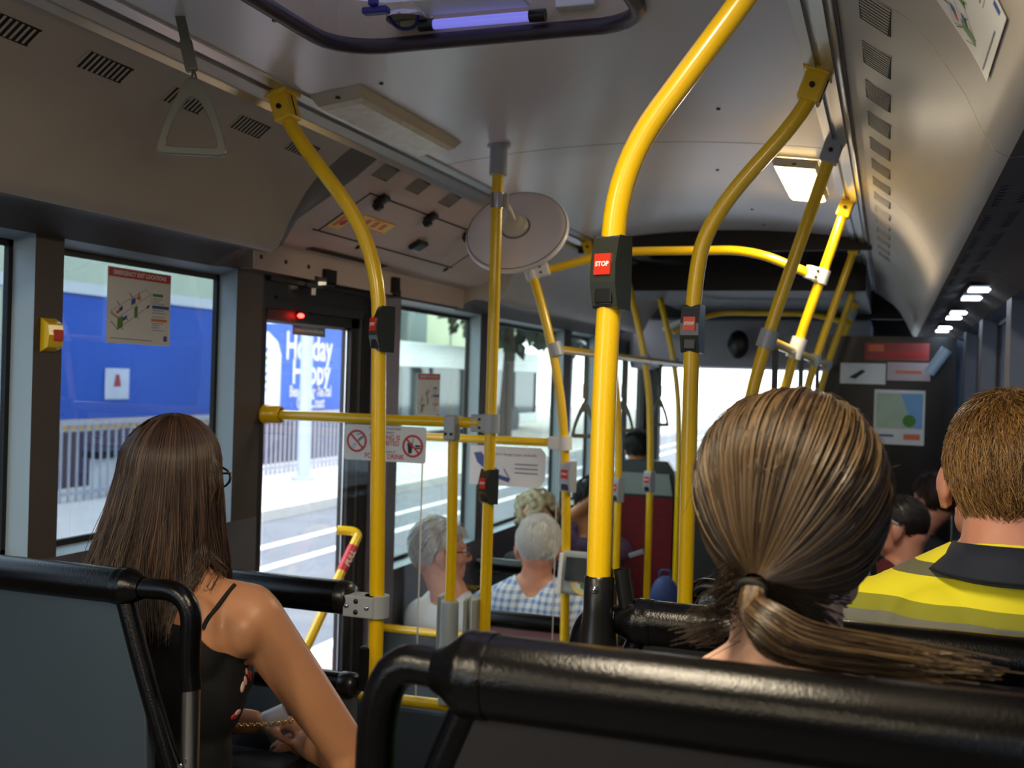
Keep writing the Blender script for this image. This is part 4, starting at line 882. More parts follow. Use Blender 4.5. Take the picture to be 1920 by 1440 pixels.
seat('bus_seat', 'bluish grey backed seat at the lower left with black padded top and steel leg', -1.068, -1.21, WL + .055, 1.5, -.344, HIGH, panel='seat shell', tilt=-.12, drop=.19)
def high_seat(label, x, Y, zt, zb, w, cloth='red seat cloth', insert='grey seat insert', group=None):
    t = thing('bus_seat', label, 'seat', (x, Y, LOW), group)
    pts = [(-w / 2, 0), (-w / 2, -.30 * (zt - zb)), (-w * .46, -.10 * (zt - zb)), (-w * .36, 0)]
    H = zt - zb
    out = [(-w * .34, 0), (w * .34, 0), (w * .45, -.07 * H), (w * .5, -.22 * H), (w * .5, -H), (-w * .5, -H), (-w * .5, -.22 * H), (-w * .45, -.07 * H)]
    Mf = Matrix(((1, 0, 0), (0, 0, -1), (0, 1, 0))); 
    MB().prism(out[::-1], (x, Y, zt), Mf, -.05, 'black plastic').build('frame', t, bevel=.012)
    k = [(a * .86, -.07 * H + (b + .07 * H) * .98) for a, b in [(-w * .34, -.07 * H), (w * .34, -.07 * H), (w * .47, -.22 * H), (-w * .47, -.22 * H)]]
    MB().prism([(-w * .38, -.09 * H), (-w * .44, -.24 * H), (w * .44, -.24 * H), (w * .38, -.09 * H)], (x, Y - .012, zt), Mf, .012, insert).build('top_insert', t, bevel=.003)
    MB().prism([(-w * .45, -.26 * H), (-w * .46, -.97 * H), (w * .46, -.97 * H), (w * .45, -.26 * H)], (x, Y - .014, zt), Mf, .014, cloth).build('back_cover', t, bevel=.003)
    MB().box((x, Y + .25, zb + .25 * H), (w * .95, .42, .09), cloth).build('seat_cushion', t, bevel=.03, seg=3)
    MB().box((x, Y + .25, (zb + .2 * H + LOW) / 2), (w * .6, .3, zb + .2 * H - LOW), 'dark metal').build('pedestal', t)
    return t
high_seat('dark red upholstered seat with a grey headrest band under the black-haired passenger', -1.45, 6.72, -.50, -1.40, .40)
high_seat('dark red seat on the right, just past the ponytailed head', -.19, 4.05, -.50, -1.3, .34)
# low seat row of the two white-haired passengers: dark padded top and mauve back
t = thing('bus_seat', 'mauve backed seat with a dark padded top behind the pale blue checked shirt', 'seat', (-1.28, 3.95, LOW))
MB().tube([(-1.45, 3.85, -.925), (-1.12, 3.85, -.925)], .032, 'black vinyl', 18).build('top_pad', t)
MB().box((-1.285, 3.86, -1.20), (.35, .03, .50), 'mauve back').build('back_board', t, bevel=.01)
MB().box((-1.285, 4.12, -1.36), (.36, .42, .08), 'red seat cloth').build('seat_cushion', t, bevel=.03, seg=3)
MB().box((-1.285, 4.12, -1.5), (.26, .3, .2), 'dark metal').build('pedestal', t)
t = thing('bus_seat', 'low seat by the window under the man in the white shirt', 'seat', (-1.64, 3.95, LOW))
MB().box((-1.64, 3.84, -1.28), (.35, .03, .34), 'mauve back').build('back_board', t, bevel=.01)
MB().box((-1.64, 4.05, -1.36), (.36, .40, .08), 'red seat cloth').build('seat_cushion', t, bevel=.03, seg=3)
MB().box((-1.64, 4.05, -1.5), (.26, .3, .2), 'dark metal').build('pedestal', t)
t = thing('bus_seat', 'dark double seat on the left under the curly-haired passenger', 'seat', (-1.47, 4.72, LOW))
MB().tube([(-1.82, 4.72, -.88), (-1.16, 4.72, -.88)], .03, 'black vinyl', 18).build('top_pad', t)
MB().box((-1.48, 4.735, -1.18), (.68, .03, .52), 'seat cloth').build('back_board', t, bevel=.01)
MB().box((-1.48, 4.95, -1.34), (.68, .42, .08), 'red seat cloth').build('seat_cushion', t, bevel=.03, seg=3)
MB().box((-1.48, 4.95, -1.49), (.5, .3, .22), 'dark metal').build('pedestal', t)
# things on seats
bg_ = thing('backpack', 'blue backpack standing beside the dark red seat near the windscreen', 'bag', (-1.0, 5.6, LOW))
c = PY(1247, 1100, 5.9); MB().ell(c + V((0, 0, -.08)), (.085, .07, .14), 'backpack blue').build('body', bg_); MB().tube(bez([c + V((-.03, 0, .05)), c + V((-.03, 0, .09)), c + V((.03, 0, .09)), c + V((.03, 0, .05))], .02), .008, 'backpack blue').build('handle', bg_)
MB().box((c.x, c.y, (c.z - .2 + LOW) / 2), (.14, .12, c.z - .2 - LOW), 'backpack blue').build('lower_pocket', bg_, bevel=.02)
# ================================================================== people
def fuse(mb, name, parent, voxel, m, smooth=4, clip=None, fac=.5):
    """union of overlapping closed shapes -> one continuous smooth skin; clip(co) > 0 keeps"""
    me = bpy.data.meshes.new('t'); me.from_pydata([list(v) for v in mb.v], [], mb.f); ob = bpy.data.objects.new('t', me); COL.objects.link(ob)
    r = ob.modifiers.new('r', 'REMESH'); r.mode = 'VOXEL'; r.voxel_size = voxel; r.use_smooth_shade = True
    s = ob.modifiers.new('s', 'SMOOTH'); s.factor = fac; s.iterations = smooth
    dg = bpy.context.evaluated_depsgraph_get(); ev = ob.evaluated_get(dg); em = ev.to_mesh()
    co = np.empty(len(em.vertices) * 3); em.vertices.foreach_get('co', co); co = co.reshape(-1, 3); fs = [tuple(p.vertices) for p in em.polygons]
    ev.to_mesh_clear(); bpy.data.objects.remove(ob); bpy.data.meshes.remove(me)
    if clip is not None:
        d = clip(co); vs = [tuple(v) for v in co]; cache = {}; nf = []
        def cut(a, b):
            k = (min(a, b), max(a, b))
            if k not in cache:
                t = d[a] / (d[a] - d[b]); cache[k] = len(vs); vs.append(tuple(co[a] + (co[b] - co[a]) * t))
            return cache[k]
        for f in fs:
            if all(d[i] > 0 for i in f): nf.append(f); continue
            if all(d[i] <= 0 for i in f): continue
            o_ = []
            for i in range(len(f)):
                a, b = f[i], f[(i + 1) % len(f)]
                if d[a] > 0: o_.append(a)
                if (d[a] > 0) != (d[b] > 0): o_.append(cut(a, b))
            if len(o_) > 2: nf.append(tuple(o_))
        used = sorted({i for f in nf for i in f}); mp = {i: k for k, i in enumerate(used)}
        out_ = MB().add([vs[i] for i in used], [tuple(mp[i] for i in f) for f in nf], m, True)
    else: out_ = MB().add(co.tolist(), fs, m, True)
    return out_.build(name, parent)
from mathutils.bvhtree import BVHTree
def surf_tree(ob):
    off = V(ob.parent.location); return BVHTree.FromPolygons([v.co + off for v in ob.data.vertices], [tuple(p.vertices) for p in ob.data.polygons])
def on_surf(bv, x, y):
    p, n, i, d = bv.ray_cast(V((0, 0, 0)), ray(x, y).normalized())
    return (p, n if n.y < 0 else -n) if p is not None else (None, None)
def hframe(yaw, pitch=0, roll=0): return Matrix.Rotation(yaw, 3, 'Z') @ Matrix.Rotation(pitch, 3, 'X') @ Matrix.Rotation(roll, 3, 'Y')
def head(mb, c, M, k=1.0, neck=None, ears=True, nape=True):
    c = V(c); P = lambda *p: c + M @ (V(p) * k); E_ = lambda p, r, MM=None: mb.ell(P(*p), [q * k for q in r], 'skin', M if MM is None else M @ MM, 24, 16)
    E_((0, -.010, .022), (.075, .094, .088)); E_((0, .026, -.030), (.062, .070, .086)); E_((0, .050, -.092), (.042, .045, .034)); E_((0, .082, .014), (.052, .016, .014))
    if nape: E_((0, -.045, -.045), (.055, .05, .055))
    mb.cap(P(0, .092, .004), P(0, .112, -.036), .009 * k, .0135 * k, 'skin'); E_((-.014, .098, -.040), (.011, .012, .009)); E_((.014, .098, -.040), (.011, .012, .009))
    E_((0, .089, -.066), (.023, .011, .007)); E_((0, .087, -.076), (.020, .011, .007))
    for s in (-1, 1):
        E_((s * .038, .070, -.030), (.024, .022, .022)); E_((s * .052, .02, -.07), (.016, .045, .022), Matrix.Rotation(R_(-25), 3, 'X'))
        if ears:
            R2 = Matrix.Rotation(R_(-10), 3, 'X') @ Matrix.Rotation(s * R_(-20), 3, 'Z'); E_((s * .084, -.010, -.018), (.0095, .023, .030), R2); E_((s * .082, .0, -.045), (.009, .014, .016), R2)
    if neck is not None: mb.cap(P(0, -.018, -.055), neck, .054 * k, .058 * k, 'skin')
def eyes(root, c, M, k=1.0):
    c = V(c)
    for s in (-1, 1):
        p = c + M @ (V((s * .031, .084, -.006)) * k); e = MB().ell(p, (.0125 * k,) * 3, 'eye white', None, 14, 10).build('eye', root); MB().ell(p + M @ V((0, .0085 * k, 0)), (.006 * k, .005 * k, .006 * k), 'eye dark', M, 10, 8).build('iris', e)
def hand(mb, w, d, nrm, k=1.0, curl=.6, left=False):
    """palm and five fingers; d: wrist to knuckles, nrm: back of the hand"""
    w, d = V(w), V(d).normalized(); n = (V(nrm) - V(nrm).dot(d) * d).normalized(); s = d.cross(n) * (-1 if left else 1)
    mb.cap(w + d * .02 * k, w + d * .075 * k, .024 * k, .030 * k, 'skin', side=s, flat=.55); mb.cap(w + d * .03 * k + s * .014 * k, w + d * .08 * k + s * .022 * k, .018 * k, .016 * k, 'skin', side=s, flat=.7); mb.cap(w + d * .03 * k - s * .014 * k, w + d * .08 * k - s * .022 * k, .018 * k, .016 * k, 'skin', side=s, flat=.7)
    for i, (o, L) in enumerate(((-.030, .058), (-.010, .076), (.010, .082), (.029, .072))):
        p = w + d * (.086 - .004 * abs(i - 1.5)) * k + s * o * k; a = 0; r = .0092 * k
        for j in range(3):
            a += curl * (.55 if j == 0 else .8); dd = (d * math.cos(a) - n * math.sin(a)).normalized(); q = p + dd * L * k * (.45, .32, .25)[j]; mb.cap(p, q, r, r * .9, 'skin', 10, 4); p = q; r *= .9
    p = w + d * .028 * k + s * .026 * k; dd = (d * .7 + s * .75 - n * .35).normalized(); q = p + dd * .04 * k; mb.cap(p, q, .0125 * k, .0105 * k, 'skin', 10, 4); dd = (d * .95 + s * .15 - n * .45).normalized(); mb.cap(q, q + dd * .032 * k, .0102 * k, .009 * k, 'skin', 10, 4)
def torso(mb, neck, hip, sw, k=1.0, fat=0.0, yaw=0, female=False):
    """trunk from neck base to pelvis with sloping shoulders; returns shoulder joints"""
    neck, hip = V(neck), V(hip); M = rotz(yaw); ax = (neck - hip); up = ax.normalized(); Mt = frame(up, M @ V((1, 0, 0))); X = Mt.col[0]; Yd = Mt.col[1]
    at = lambda t, x=0, y=0: hip + ax * t + X * x * k + Yd * y * k
    L = ax.length
    mb.ell(at(.02), ((.165 + fat) * k, (.115 + fat) * k, .12 * k), 'skin', Mt); mb.ell(at(.30), ((.130 + fat) * k, (.095 + fat) * k, .17 * k), 'skin', Mt); mb.ell(at(.62), ((.155 + fat) * k, (.105 + fat) * k, .17 * k), 'skin', Mt); mb.ell(at(.80, 0, -.01), ((.15 + fat) * k, (.085 + fat) * k, .10 * k), 'skin', Mt)
    if female: mb.ell(at(.62, .07, .08), (.06 * k, .05 * k, .06 * k), 'skin', Mt); mb.ell(at(.62, -.07, .08), (.06 * k, .05 * k, .06 * k), 'skin', Mt)
    sh = []
    for s in (-1, 1):
        j = at(1, s * (sw - .03), -.005) - up * .085 * k; sh.append(j)
        mb.cap(at(1.02, s * .02), j + X * -s * .02 * k + up * .012, (.050 + fat * .4) * k, (.046 + fat * .5) * k, 'skin'); mb.ell(j, ((.052 + fat * .5) * k,) * 3, 'skin'); mb.ell(at(.80, s * .085, -.055), ((.06 + fat) * k, (.04 + fat) * k, (.085 + fat) * k), 'skin', Mt)
    mb.cap(at(.98), at(1.06), .062 * k, .055 * k, 'skin')
    return sh
def arm(mb, s, e, w, r=(.047, .038, .027), grow=0.0):
    mb.cap(s, e, r[0] + grow, r[1] + grow, 'skin', 16); d = V(w) - V(e); mb.cap(e, V(e) + d * .35, r[1] + grow, r[1] * .98 + grow, 'skin', 16); mb.cap(V(e) + d * .35, w, r[1] * .98 + grow, r[2] + grow, 'skin', 16)
def legs(mb, hip, floor_z, dy=.42, spread=.10, grow=0.0, foot=True):
    hip = V(hip)
    for s in (-1, 1):
        h_ = hip + V((s * .085, .02, -.02)); kn = hip + V((s * spread, dy, .02)); an = V((kn.x, kn.y - .02, floor_z + .09))
        mb.cap(h_, kn, .082 + grow, .056 + grow, 'skin', 16); mb.cap(kn, kn.lerp(an, .35), .055 + grow, .054 + grow, 'skin'); mb.cap(kn.lerp(an, .35), an, .054 + grow, .036 + grow, 'skin')
        if foot: mb.cap(an + V((0, -.03, -.05)), an + V((0, .13, -.062)), .036, .026, 'skin', side=(1, 0, 0), flat=1)
def shoes(root, hip, floor_z, dy=.42, spread=.10, m='black plastic'):
    hip = V(hip)
    for s in (-1, 1):
        kn = hip + V((s * spread, dy, .02)); mb = MB().cap((kn.x, kn.y - .05, floor_z + .042), (kn.x, kn.y + .13, floor_z + .036), .041, .035, m); mb.build('shoe', root)
def strands(mb, paths, r0, r1, mats, clump=None, sides=3):
    """paths (N, S, 3) -> thin tapering three-sided hairs"""
    P_ = np.asarray(paths, dtype=float); N, S_, _ = P_.shape
    T = np.gradient(P_, axis=1); T /= np.linalg.norm(T, axis=2, keepdims=True) + 1e-9
    ref = np.array([.31, .77, .55]); X = np.cross(T, ref); X /= np.linalg.norm(X, axis=2, keepdims=True) + 1e-9; Y = np.cross(T, X)
    rad = np.linspace(r0, r1, S_)[None, :, None] if not hasattr(r0, 'shape') else r0
    vs = np.stack([P_ + rad * (X * math.cos(2 * PI * j / sides) + Y * math.sin(2 * PI * j / sides)) for j in range(sides)], axis=2).reshape(N, S_ * sides, 3)
    base = []
    for i in range(S_ - 1):
        for j in range(sides): base.append((i * sides + j, i * sides + (j + 1) % sides, (i + 1) * sides + (j + 1) % sides, (i + 1) * sides + j))
    base = np.array(base); cl = clump if clump is not None else np.random.randint(0, len(mats), N)
    for k, m in enumerate(mats):
        idx = np.where(cl % len(mats) == k)[0]
        if len(idx) == 0: continue
        v = vs[idx].reshape(-1, 3); f = (base[None] + (np.arange(len(idx)) * S_ * sides)[:, None, None]).reshape(-1, 4)
        mb.add(v.tolist(), f.tolist(), m, True)
    return mb
def npM(M): return np.array([[M[i][j] for j in range(3)] for i in range(3)])
def cap_dirs(n, keep, seed):
    rs = np.random.RandomState(seed); out_ = np.zeros((0, 3))
    while len(out_) < n:
        d = rs.normal(size=(n * 3, 3)); d /= np.linalg.norm(d, axis=1, keepdims=True); out_ = np.vstack([out_, d[keep(d)]])
    return out_[:n]
HAIRLINE = lambda d: (d[:, 2] > -.05 + .55 * np.clip(d[:, 1], -.2, 1) * 1.25) | ((d[:, 1] < -.25) & (d[:, 2] > -.62))
def short_hair(root, c, M, k, mats, n=3500, ln=.03, r=.0006, seed=1, R=(.079, .099, .093), off=(0, -.010, .022), keep=HAIRLINE, lift=.25, shell=True, fall=(0, -.5, -.9), jit=.25, voxel=.006):
    """cropped hair: close shell plus short strands combed down and back"""
    rs = np.random.RandomState(seed); Mn = npM(M); C_ = np.array(c) + Mn @ (np.array(off) * k); R = np.array(R) * k
    d = cap_dirs(n, keep, seed); nrm = d / R; nrm /= np.linalg.norm(nrm, axis=1, keepdims=True)
    f = np.array(fall, dtype=float)[None] + rs.normal(size=(n, 3)) * jit; f -= (f * nrm).sum(1, keepdims=True) * nrm; f /= np.linalg.norm(f, axis=1, keepdims=True)
    L = ln * k * (.6 + .8 * rs.rand(n))[:, None]; p0 = d * R * .985; S_ = 5; P_ = []
    for i in range(S_):
        t = i / (S_ - 1); q = p0 + f * L * t + nrm * L * lift * t * (1.2 - t)
        lenr = np.sqrt(((q / R) ** 2).sum(1, keepdims=True)); q = np.where(lenr < 1, q / lenr, q); P_.append(q)
    P_ = np.stack(P_, 1) @ Mn.T + C_
    mb = MB()
    if shell:
        nu, nv = 40, 26; vs = []; ks = []
        for i in range(nv + 1):
            for j in range(nu):
                t = PI * i / nv; a = 2 * PI * j / nu; vs.append((math.sin(t) * math.cos(a), math.sin(t) * math.sin(a), math.cos(t)))
        vs = np.array(vs); kp = keep(vs); fs = [(i * nu + j, i * nu + (j + 1) % nu, (i + 1) * nu + (j + 1) % nu, (i + 1) * nu + j) for i in range(nv) for j in range(nu)]; fs = [f_[::-1] for f_ in fs if all(kp[q] for q in f_)]
        mb.add(((vs * R * .992) @ Mn.T + C_).tolist(), fs, mats[0], True)
    strands(mb, P_, r, r * .4, mats); return mb.build('hair', root)

# ------------------------------------------------------------------ 1: long-haired woman at the left
def woman_left():
    c = V((-1.335, 1.775, -.205)); M = hframe(R_(4), R_(-6)); N = V((-1.282, 1.735, -.412)); H = V((-1.28, 1.70, -.90))
    t = thing('person', 'woman with long straight brown hair and glasses in a black strappy top', 'person', (H.x, H.y, HIGH))
    mb = MB(); head(mb, c, M, .97, N); sh = torso(mb, N, H, .185, .95, 0, 0, True)
    sr, sl_ = sh[1], sh[0]; er = V((-.985, 1.885, -.752)); wr = V((-1.17, 2.02, -.80)); el = V((-1.50, 1.80, -.72)); wl = V((-1.27, 1.98, -.755))
    sr = V((-1.128, 1.755, -.472))
    mb.cap(N + V((.03, -.012, -.02)), sr + V((-.012, 0, .010)), .042, .056, 'skin', 16); mb.cap(sr + V((-.06, -.03, -.05)), sr + V((-.005, -.005, -.01)), .066, .056, 'skin', 16); mb.ell(sr + V((-.075, -.04, -.085)), (.07, .055, .10), 'skin'); arm(mb, sr, er, wr, (.056, .043, .026)); mb.ell(er + V((.004, -.012, -.012)), (.036, .036, .036), 'skin')
    arm(mb, sl_, el, wl, (.047, .038, .026)); hand(mb, wr, (wr - er), (0, -.2, 1), .95, .5, True); hand(mb, wl, (wl - el), (0, 0, 1), .95, .5)
    legs(mb, H, HIGH, .40, .09)
    body = fuse(mb, 'body', t, .007, 'skin tan', 5); eyes(t, c, M, .97)
    g = MB(); torso(g, N, H, .185, .95, .007, 0, True); g.ell(sr + V((-.075, -.04, -.085)), (.077, .062, .107), 'skin')
    def clip(co):
        u = np.abs(co[:, 0] + 1.275); top = -.470 - .085 * np.clip((u - .095) / .085, 0, 1) ** .75; return top - co[:, 2]
    top = fuse(g, 'top', t, .007, 'black cloth', 4, clip)
    g = MB(); legs(g, H, HIGH, .40, .09, .012, False); g.ell(H, (.185, .135, .14), 'skin'); fuse(g, 'trousers', t, .010, 'black cloth', 4); shoes(t, H, HIGH, .40, .09)
    bv = surf_tree(body)
    path = [on_surf(bv, *p) for p in ((452, 1086), (440, 1098), (424, 1117), (404, 1142), (388, 1162), (380, 1180))]; path = [p + n * .002 for p, n in path if p is not None]
    if len(path) > 2: MB().tube(bez(path, .01), .0042, 'black cloth', 8).build('strap', t)
    bv = surf_tree(top); rnd = random.Random(3); fl = [(462, 1258), (468, 1268), (460, 1276), (455, 1288), (466, 1262), (446, 1336), (456, 1340), (462, 1348), (452, 1350), (459, 1357), (440, 1343)]
    for i, (x_, y_) in enumerate(fl):
        p, n = on_surf(bv, x_, y_)
        if p is not None: MB().ell(p, (.011, .007, .0022), ('petal', 'sign red', 'petal')[i % 3], frame(n) @ rotz(rnd.random() * 3), 12, 6).build('flower_print', top)
    gm = MB(); Mg = M
    for s_ in (-1, 1):
        gm.tube([c + Mg @ V((s_ * .074, -.01, .0)), c + Mg @ V((s_ * .070, .095, .002))], .0025, 'black plastic', 8)
        rg = [c + Mg @ V((s_ * .036 + .030 * math.cos(a), .104, -.008 + .022 * math.sin(a))) for a in [2 * PI * i / 16 for i in range(17)]]; gm.tube(rg, .0025, 'black plastic', 8, False)
    gm.build('glasses', t)
    # hair: falls from a crown parting over head, back and shoulders
    rs = np.random.RandomState(5); n = 5200; R = np.array((.090, .107, .099)); C_ = np.array(c) + np.array((0, -.012, .014))
    az = rs.uniform(R_(52), R_(308), n) + R_(90) ; az = az  # measured from +X: face side (+Y) left open
    cl = (az * 26).astype(int) + rs.randint(0, 3, n); amp = rs.RandomState if False else np.random.RandomState(9).uniform(-1, 1, 4000)
    S_ = 16; paths = np.zeros((n, S_, 3)); depth = rs.uniform(.965, 1.03, n)
    end = -.468 + .020 * rs.randn(n); thmax = R_(92)
    for i in range(S_):
        s = i / (S_ - 1)
        if s < .45:
            th = R_(4) + (thmax - R_(4)) * (s / .45); d = np.stack([np.sin(th) * np.cos(az), np.sin(th) * np.sin(az), np.full(n, np.cos(th))], 1); p = C_ + d * R * depth[:, None]
            p[:, 1] += .012 * (1 - s / .45)
        else:
            q = (s - .45) / .55; d = np.stack([np.cos(az), np.sin(az), 0 * az], 1); grow = 1 + .05 * q + q ** 1.5 * (.26 * np.clip(-np.cos(az), 0, 1) + .05) + .03 * amp[np.abs(cl) % 4000] * q
            p = C_ + d * R * (depth * grow)[:, None]; z0 = C_[2] + math.cos(thmax) * R[2]; p[:, 2] = z0 + (end - z0) * q
            p[:, 1] -= .055 * q * np.clip(-np.sin(az), 0, 1) + .02 * q * (np.cos(az) < .2); p[:, 0] += .020 * q * np.clip(np.cos(az), 0, 1); p[:, 0] += .012 * np.sin(q * 5 + amp[np.abs(cl) % 4000] * 3) * q
        paths[:, i] = p
    bt = surf_tree(body)
    for a_ in range(n):
        for i in range(7, S_):
            q = V(paths[a_, i]); hp, hn, _, hd = bt.find_nearest(q, .06)
            if hp is not None and ((q - hp).dot(hn) < .006): paths[a_, i] = hp + hn * (.006 + .012 * (depth[a_] - .965) / .065)
    mb = MB(); strands(mb, paths, .0011, .0006, ['hair brown dark', 'hair brown', 'hair brown light'], np.abs(cl) + rs.randint(0, 2, n))
    nu, nv = 44, 12; ph = np.linspace(R_(52), R_(308), nu) + R_(90); vs = []; fs = []
    sel = [np.argmin(np.abs(az - a)) for a in ph]
    for a in ph:
        for i in range(S_):
            s = i / (S_ - 1)
            if s < .45: th = R_(2) + thmax * (s / .45); d = np.array((math.sin(th) * math.cos(a), math.sin(th) * math.sin(a), math.cos(th))); p = C_ + d * R * .965; p[1] += .012 * (1 - s / .45)
            else:
                q = (s - .45) / .55; d = np.array((math.cos(a), math.sin(a), 0)); gr = 1 + .02 * q + q ** 1.5 * .22 * max(0, -math.cos(a)); p = C_ + d * R * .955 * gr; p[2] = C_[2] + (-.44 - C_[2]) * q; p[1] -= .05 * q * max(0, -math.sin(a)) + .02 * q * (math.cos(a) < .2); p[0] += .016 * q * max(0, math.cos(a))
            vs.append(tuple(p))
    for j in range(nu - 1):
        for i in range(S_ - 1): fs.append((j * S_ + i, j * S_ + i + 1, (j + 1) * S_ + i + 1, (j + 1) * S_ + i))
    mb.add(vs, fs, 'hair brown dark', True); mb.build('hair', t)
    # what she holds
    MBp = MB().tube([PY(497, 1352, 1.92), PY(535, 1335, 1.94)], .019, 'white print', 16); tag(MBp.build('paper_roll'), 'white rolled paper on the lap of the long-haired woman', 'paper')
    bgt = thing('handbag', 'black handbag with pale strap and gold chain on the lap of the long-haired woman', 'bag', (-1.22, 1.93, -.90)); MB().box((-1.24, 1.93, -.855), (.22, .10, .10), 'black cloth').build('bag_body', bgt, bevel=.02, seg=3)
    a, b, c2 = PY(402, 1338, 1.80), PY(440, 1360, 1.84), PY(545, 1352, 1.90)
    MB().tube([a, b], .008, 'pale leather', 8).build('strap', bgt); ch = MB(); m_ = V(b).lerp(c2, .5) + V((0, 0, -.006))
    for k in range(18):
        s = k / 17; p = V(b) * (1 - s) ** 2 + m_ * 2 * s * (1 - s) + V(c2) * s * s; ch.lathe([(.0035, -.0014), (.0055, 0), (.0035, .0014)], p, (c2 - b).cross(V((0, 0, 1))) if k % 2 else (0, 0, 1), 'gold', 10)
    ch.build('chain', bgt)
woman_left()

# ------------------------------------------------------------------ 2: ponytailed woman in front of the camera
def woman_pony():
    C_ = V((-.088, 1.085, -.097)); M = hframe(R_(-3), R_(-8)); c = C_ + V((0, .008, -.022)); N = V((-.088, 1.085, -.300)); H = V((-.09, 1.06, -.80))
    t = thing('person', 'woman with a low brown ponytail and green top, seen from behind', 'person', (H.x, H.y, HIGH))
    mb = MB(); head(mb, c, M, .97, N, False, False); sh = torso(mb, N, H, .19, .97, 0, 0, True); el = V((-.30, 1.16, -.60)); er = V((.13, 1.16, -.60)); wl = V((-.18, 1.32, -.66)); wr = V((.0, 1.32, -.66))
    arm(mb, sh[0], el, wl); arm(mb, sh[1], er, wr); hand(mb, wl, (.5, .6, -.1), (0, 0, 1), .95, .5); hand(mb, wr, (-.5, .6, -.1), (0, 0, 1), .95, .5, True); legs(mb, H, HIGH, .36, .09)
    mb.cap(V((-.096, 1.078, -.17)), N + V((0, -.012, .012)), .046, .056, 'skin'); body = fuse(mb, 'body', t, .006, 'skin pale', 5); eyes(t, c, M, .97)
    g = MB(); torso(g, N, H, .19, .97, .007, 0, True); arm(g, sh[0], sh[0].lerp(el, .7), sh[0].lerp(el, .72), (.047, .043, .043), .008); arm(g, sh[1], sh[1].lerp(er, .7), sh[1].lerp(er, .72), (.047, .043, .043), .008)
    fuse(g, 'top', t, .008, 'green cloth', 4, lambda co: np.hypot((co[:, 0] - N.x) / .098, (co[:, 1] - N.y - .02) / .10) + np.clip((-.33 - co[:, 2]) * 12, 0, 3) - 1)
    g = MB(); legs(g, H, HIGH, .36, .09, .012, False); g.ell(H, (.185, .135, .14), 'skin'); fuse(g, 'trousers', t, .010, 'denim', 4); shoes(t, H, HIGH, .36, .09)
    rs = np.random.RandomState(11); T = np.array((-.112, .988, -.186)); C = np.array(C_) ; ax = (T - C); D = np.linalg.norm(ax); ax /= D
    R = np.array((.0905, .102, .0925)); e1 = np.cross(ax, (0, 0, 1.)); e1 /= np.linalg.norm(e1); e2 = np.cross(e1, ax)
    mb = MB(); S_ = 18; n = 7500
    nz = np.random.RandomState(2).uniform(-1, 1, 720)
    def surf(ph, s, dep, ths):
        """s 0..1 along the strand from hairline to tie"""
        the = R_(50); th = ths + (the - ths) * np.minimum(1, s / .78); d = np.cos(th)[:, None] * ax + np.sin(th)[:, None] * (np.cos(ph)[:, None] * e1 + np.sin(ph)[:, None] * e2); low = np.where(d[:, 2:3] < 0, np.array((1.0, 1.0, 1.28)), 1.0); p = C + d * R * low * dep[:, None]
        q = np.clip((s - .78) / .22, 0, 1); tie = T + .010 * (np.cos(ph)[:, None] * e1 + np.sin(ph)[:, None] * e2) - ax * .012
        bul = .006 * np.sin(PI * q) if np.isscalar(q) else 0
        return p * (1 - q) + tie * q + d * bul
    ph = rs.uniform(0, 2 * PI, n); cl = (ph / (2 * PI) * 150).astype(int) + (rs.rand(n) * 3.2).astype(int); up_ = np.sin(ph)
    ths = np.where(rs.rand(n) < .55, R_(118) + R_(30) * np.clip(up_, -.4, 1) + R_(8) * rs.randn(n), rs.uniform(R_(60), R_(125), n)); ths = np.clip(ths, R_(55), R_(158)) 
    dep = 1 + .018 * nz[cl % 720] + rs.uniform(-.02, .022, n); P_ = np.stack([surf(ph, i / (S_ - 1), dep, ths) for i in range(S_)], 1)
    P_ += (np.sin(np.linspace(0, 3.2, S_))[None, :, None] * rs.normal(size=(n, 1, 3)) * .0022)
    mats_ = ['hair dark blond', 'hair blond', 'hair blond light', 'hair dark blond']
    strands(mb, P_, .00085, .0007, mats_, cl + rs.randint(0, 2, n))
    nu = 72; phs = np.linspace(0, 2 * PI, nu, endpoint=False); G = np.stack([surf(phs, i / (S_ - 1), np.full(nu, .972) + .012 * nz[(phs / (2 * PI) * 64).astype(int)], R_(122) + R_(30) * np.clip(np.sin(phs), -.4, 1)) for i in range(S_)], 1)
    mb.add(G.reshape(-1, 3).tolist(), [(j * S_ + i, j * S_ + i + 1, ((j + 1) % nu) * S_ + i + 1, ((j + 1) % nu) * S_ + i) for j in range(nu) for i in range(S_ - 1)], 'hair dark blond', True)
    # short dark hair up the nape to the tie
    bt = surf_tree(body); np_ = []
    while len(np_) < 900:
        x_, z_ = rs.uniform(-.118, -.030), -.172 - .062 * rs.rand() ** 1.4; hp, hn, _, _ = bt.ray_cast(V((x_, .85, z_)), V((0, 1, 0)))
        if hp is None or hp.y > 1.12: np_.append(None); continue
        st = []; L_ = min(.032, (V(T) - hp).length * .9); d_ = (V(T) + V((0, .004, .01)) - hp).normalized()
        for i in range(6): st.append(tuple(hp + hn * (.002 + .002 * i / 5) + d_ * L_ * i / 5 + V((0, -.004, 0)) * (i / 5)))
        np_.append(st)
    strands(mb, np.array([q for q in np_ if q]), .0008, .0005, ['hair dark blond'])
    # tail over the right shoulder
    key = [V(T) + V((.001, -.004, .004)), V(T) + V((.004, -.022, -.012)), PY(1437, 1170, .945), PY(1490, 1205, .945), PY(1585, 1222, .955), PY(1680, 1236, .965), PY(1740, 1246, .965)]
    m = 1700; S2 = 18; ang = rs.uniform(0, 2 * PI, m); rr = np.sqrt(rs.rand(m)); kk = np.array(key); tt = np.linspace(0, len(key) - 1.001, S2); cen = []
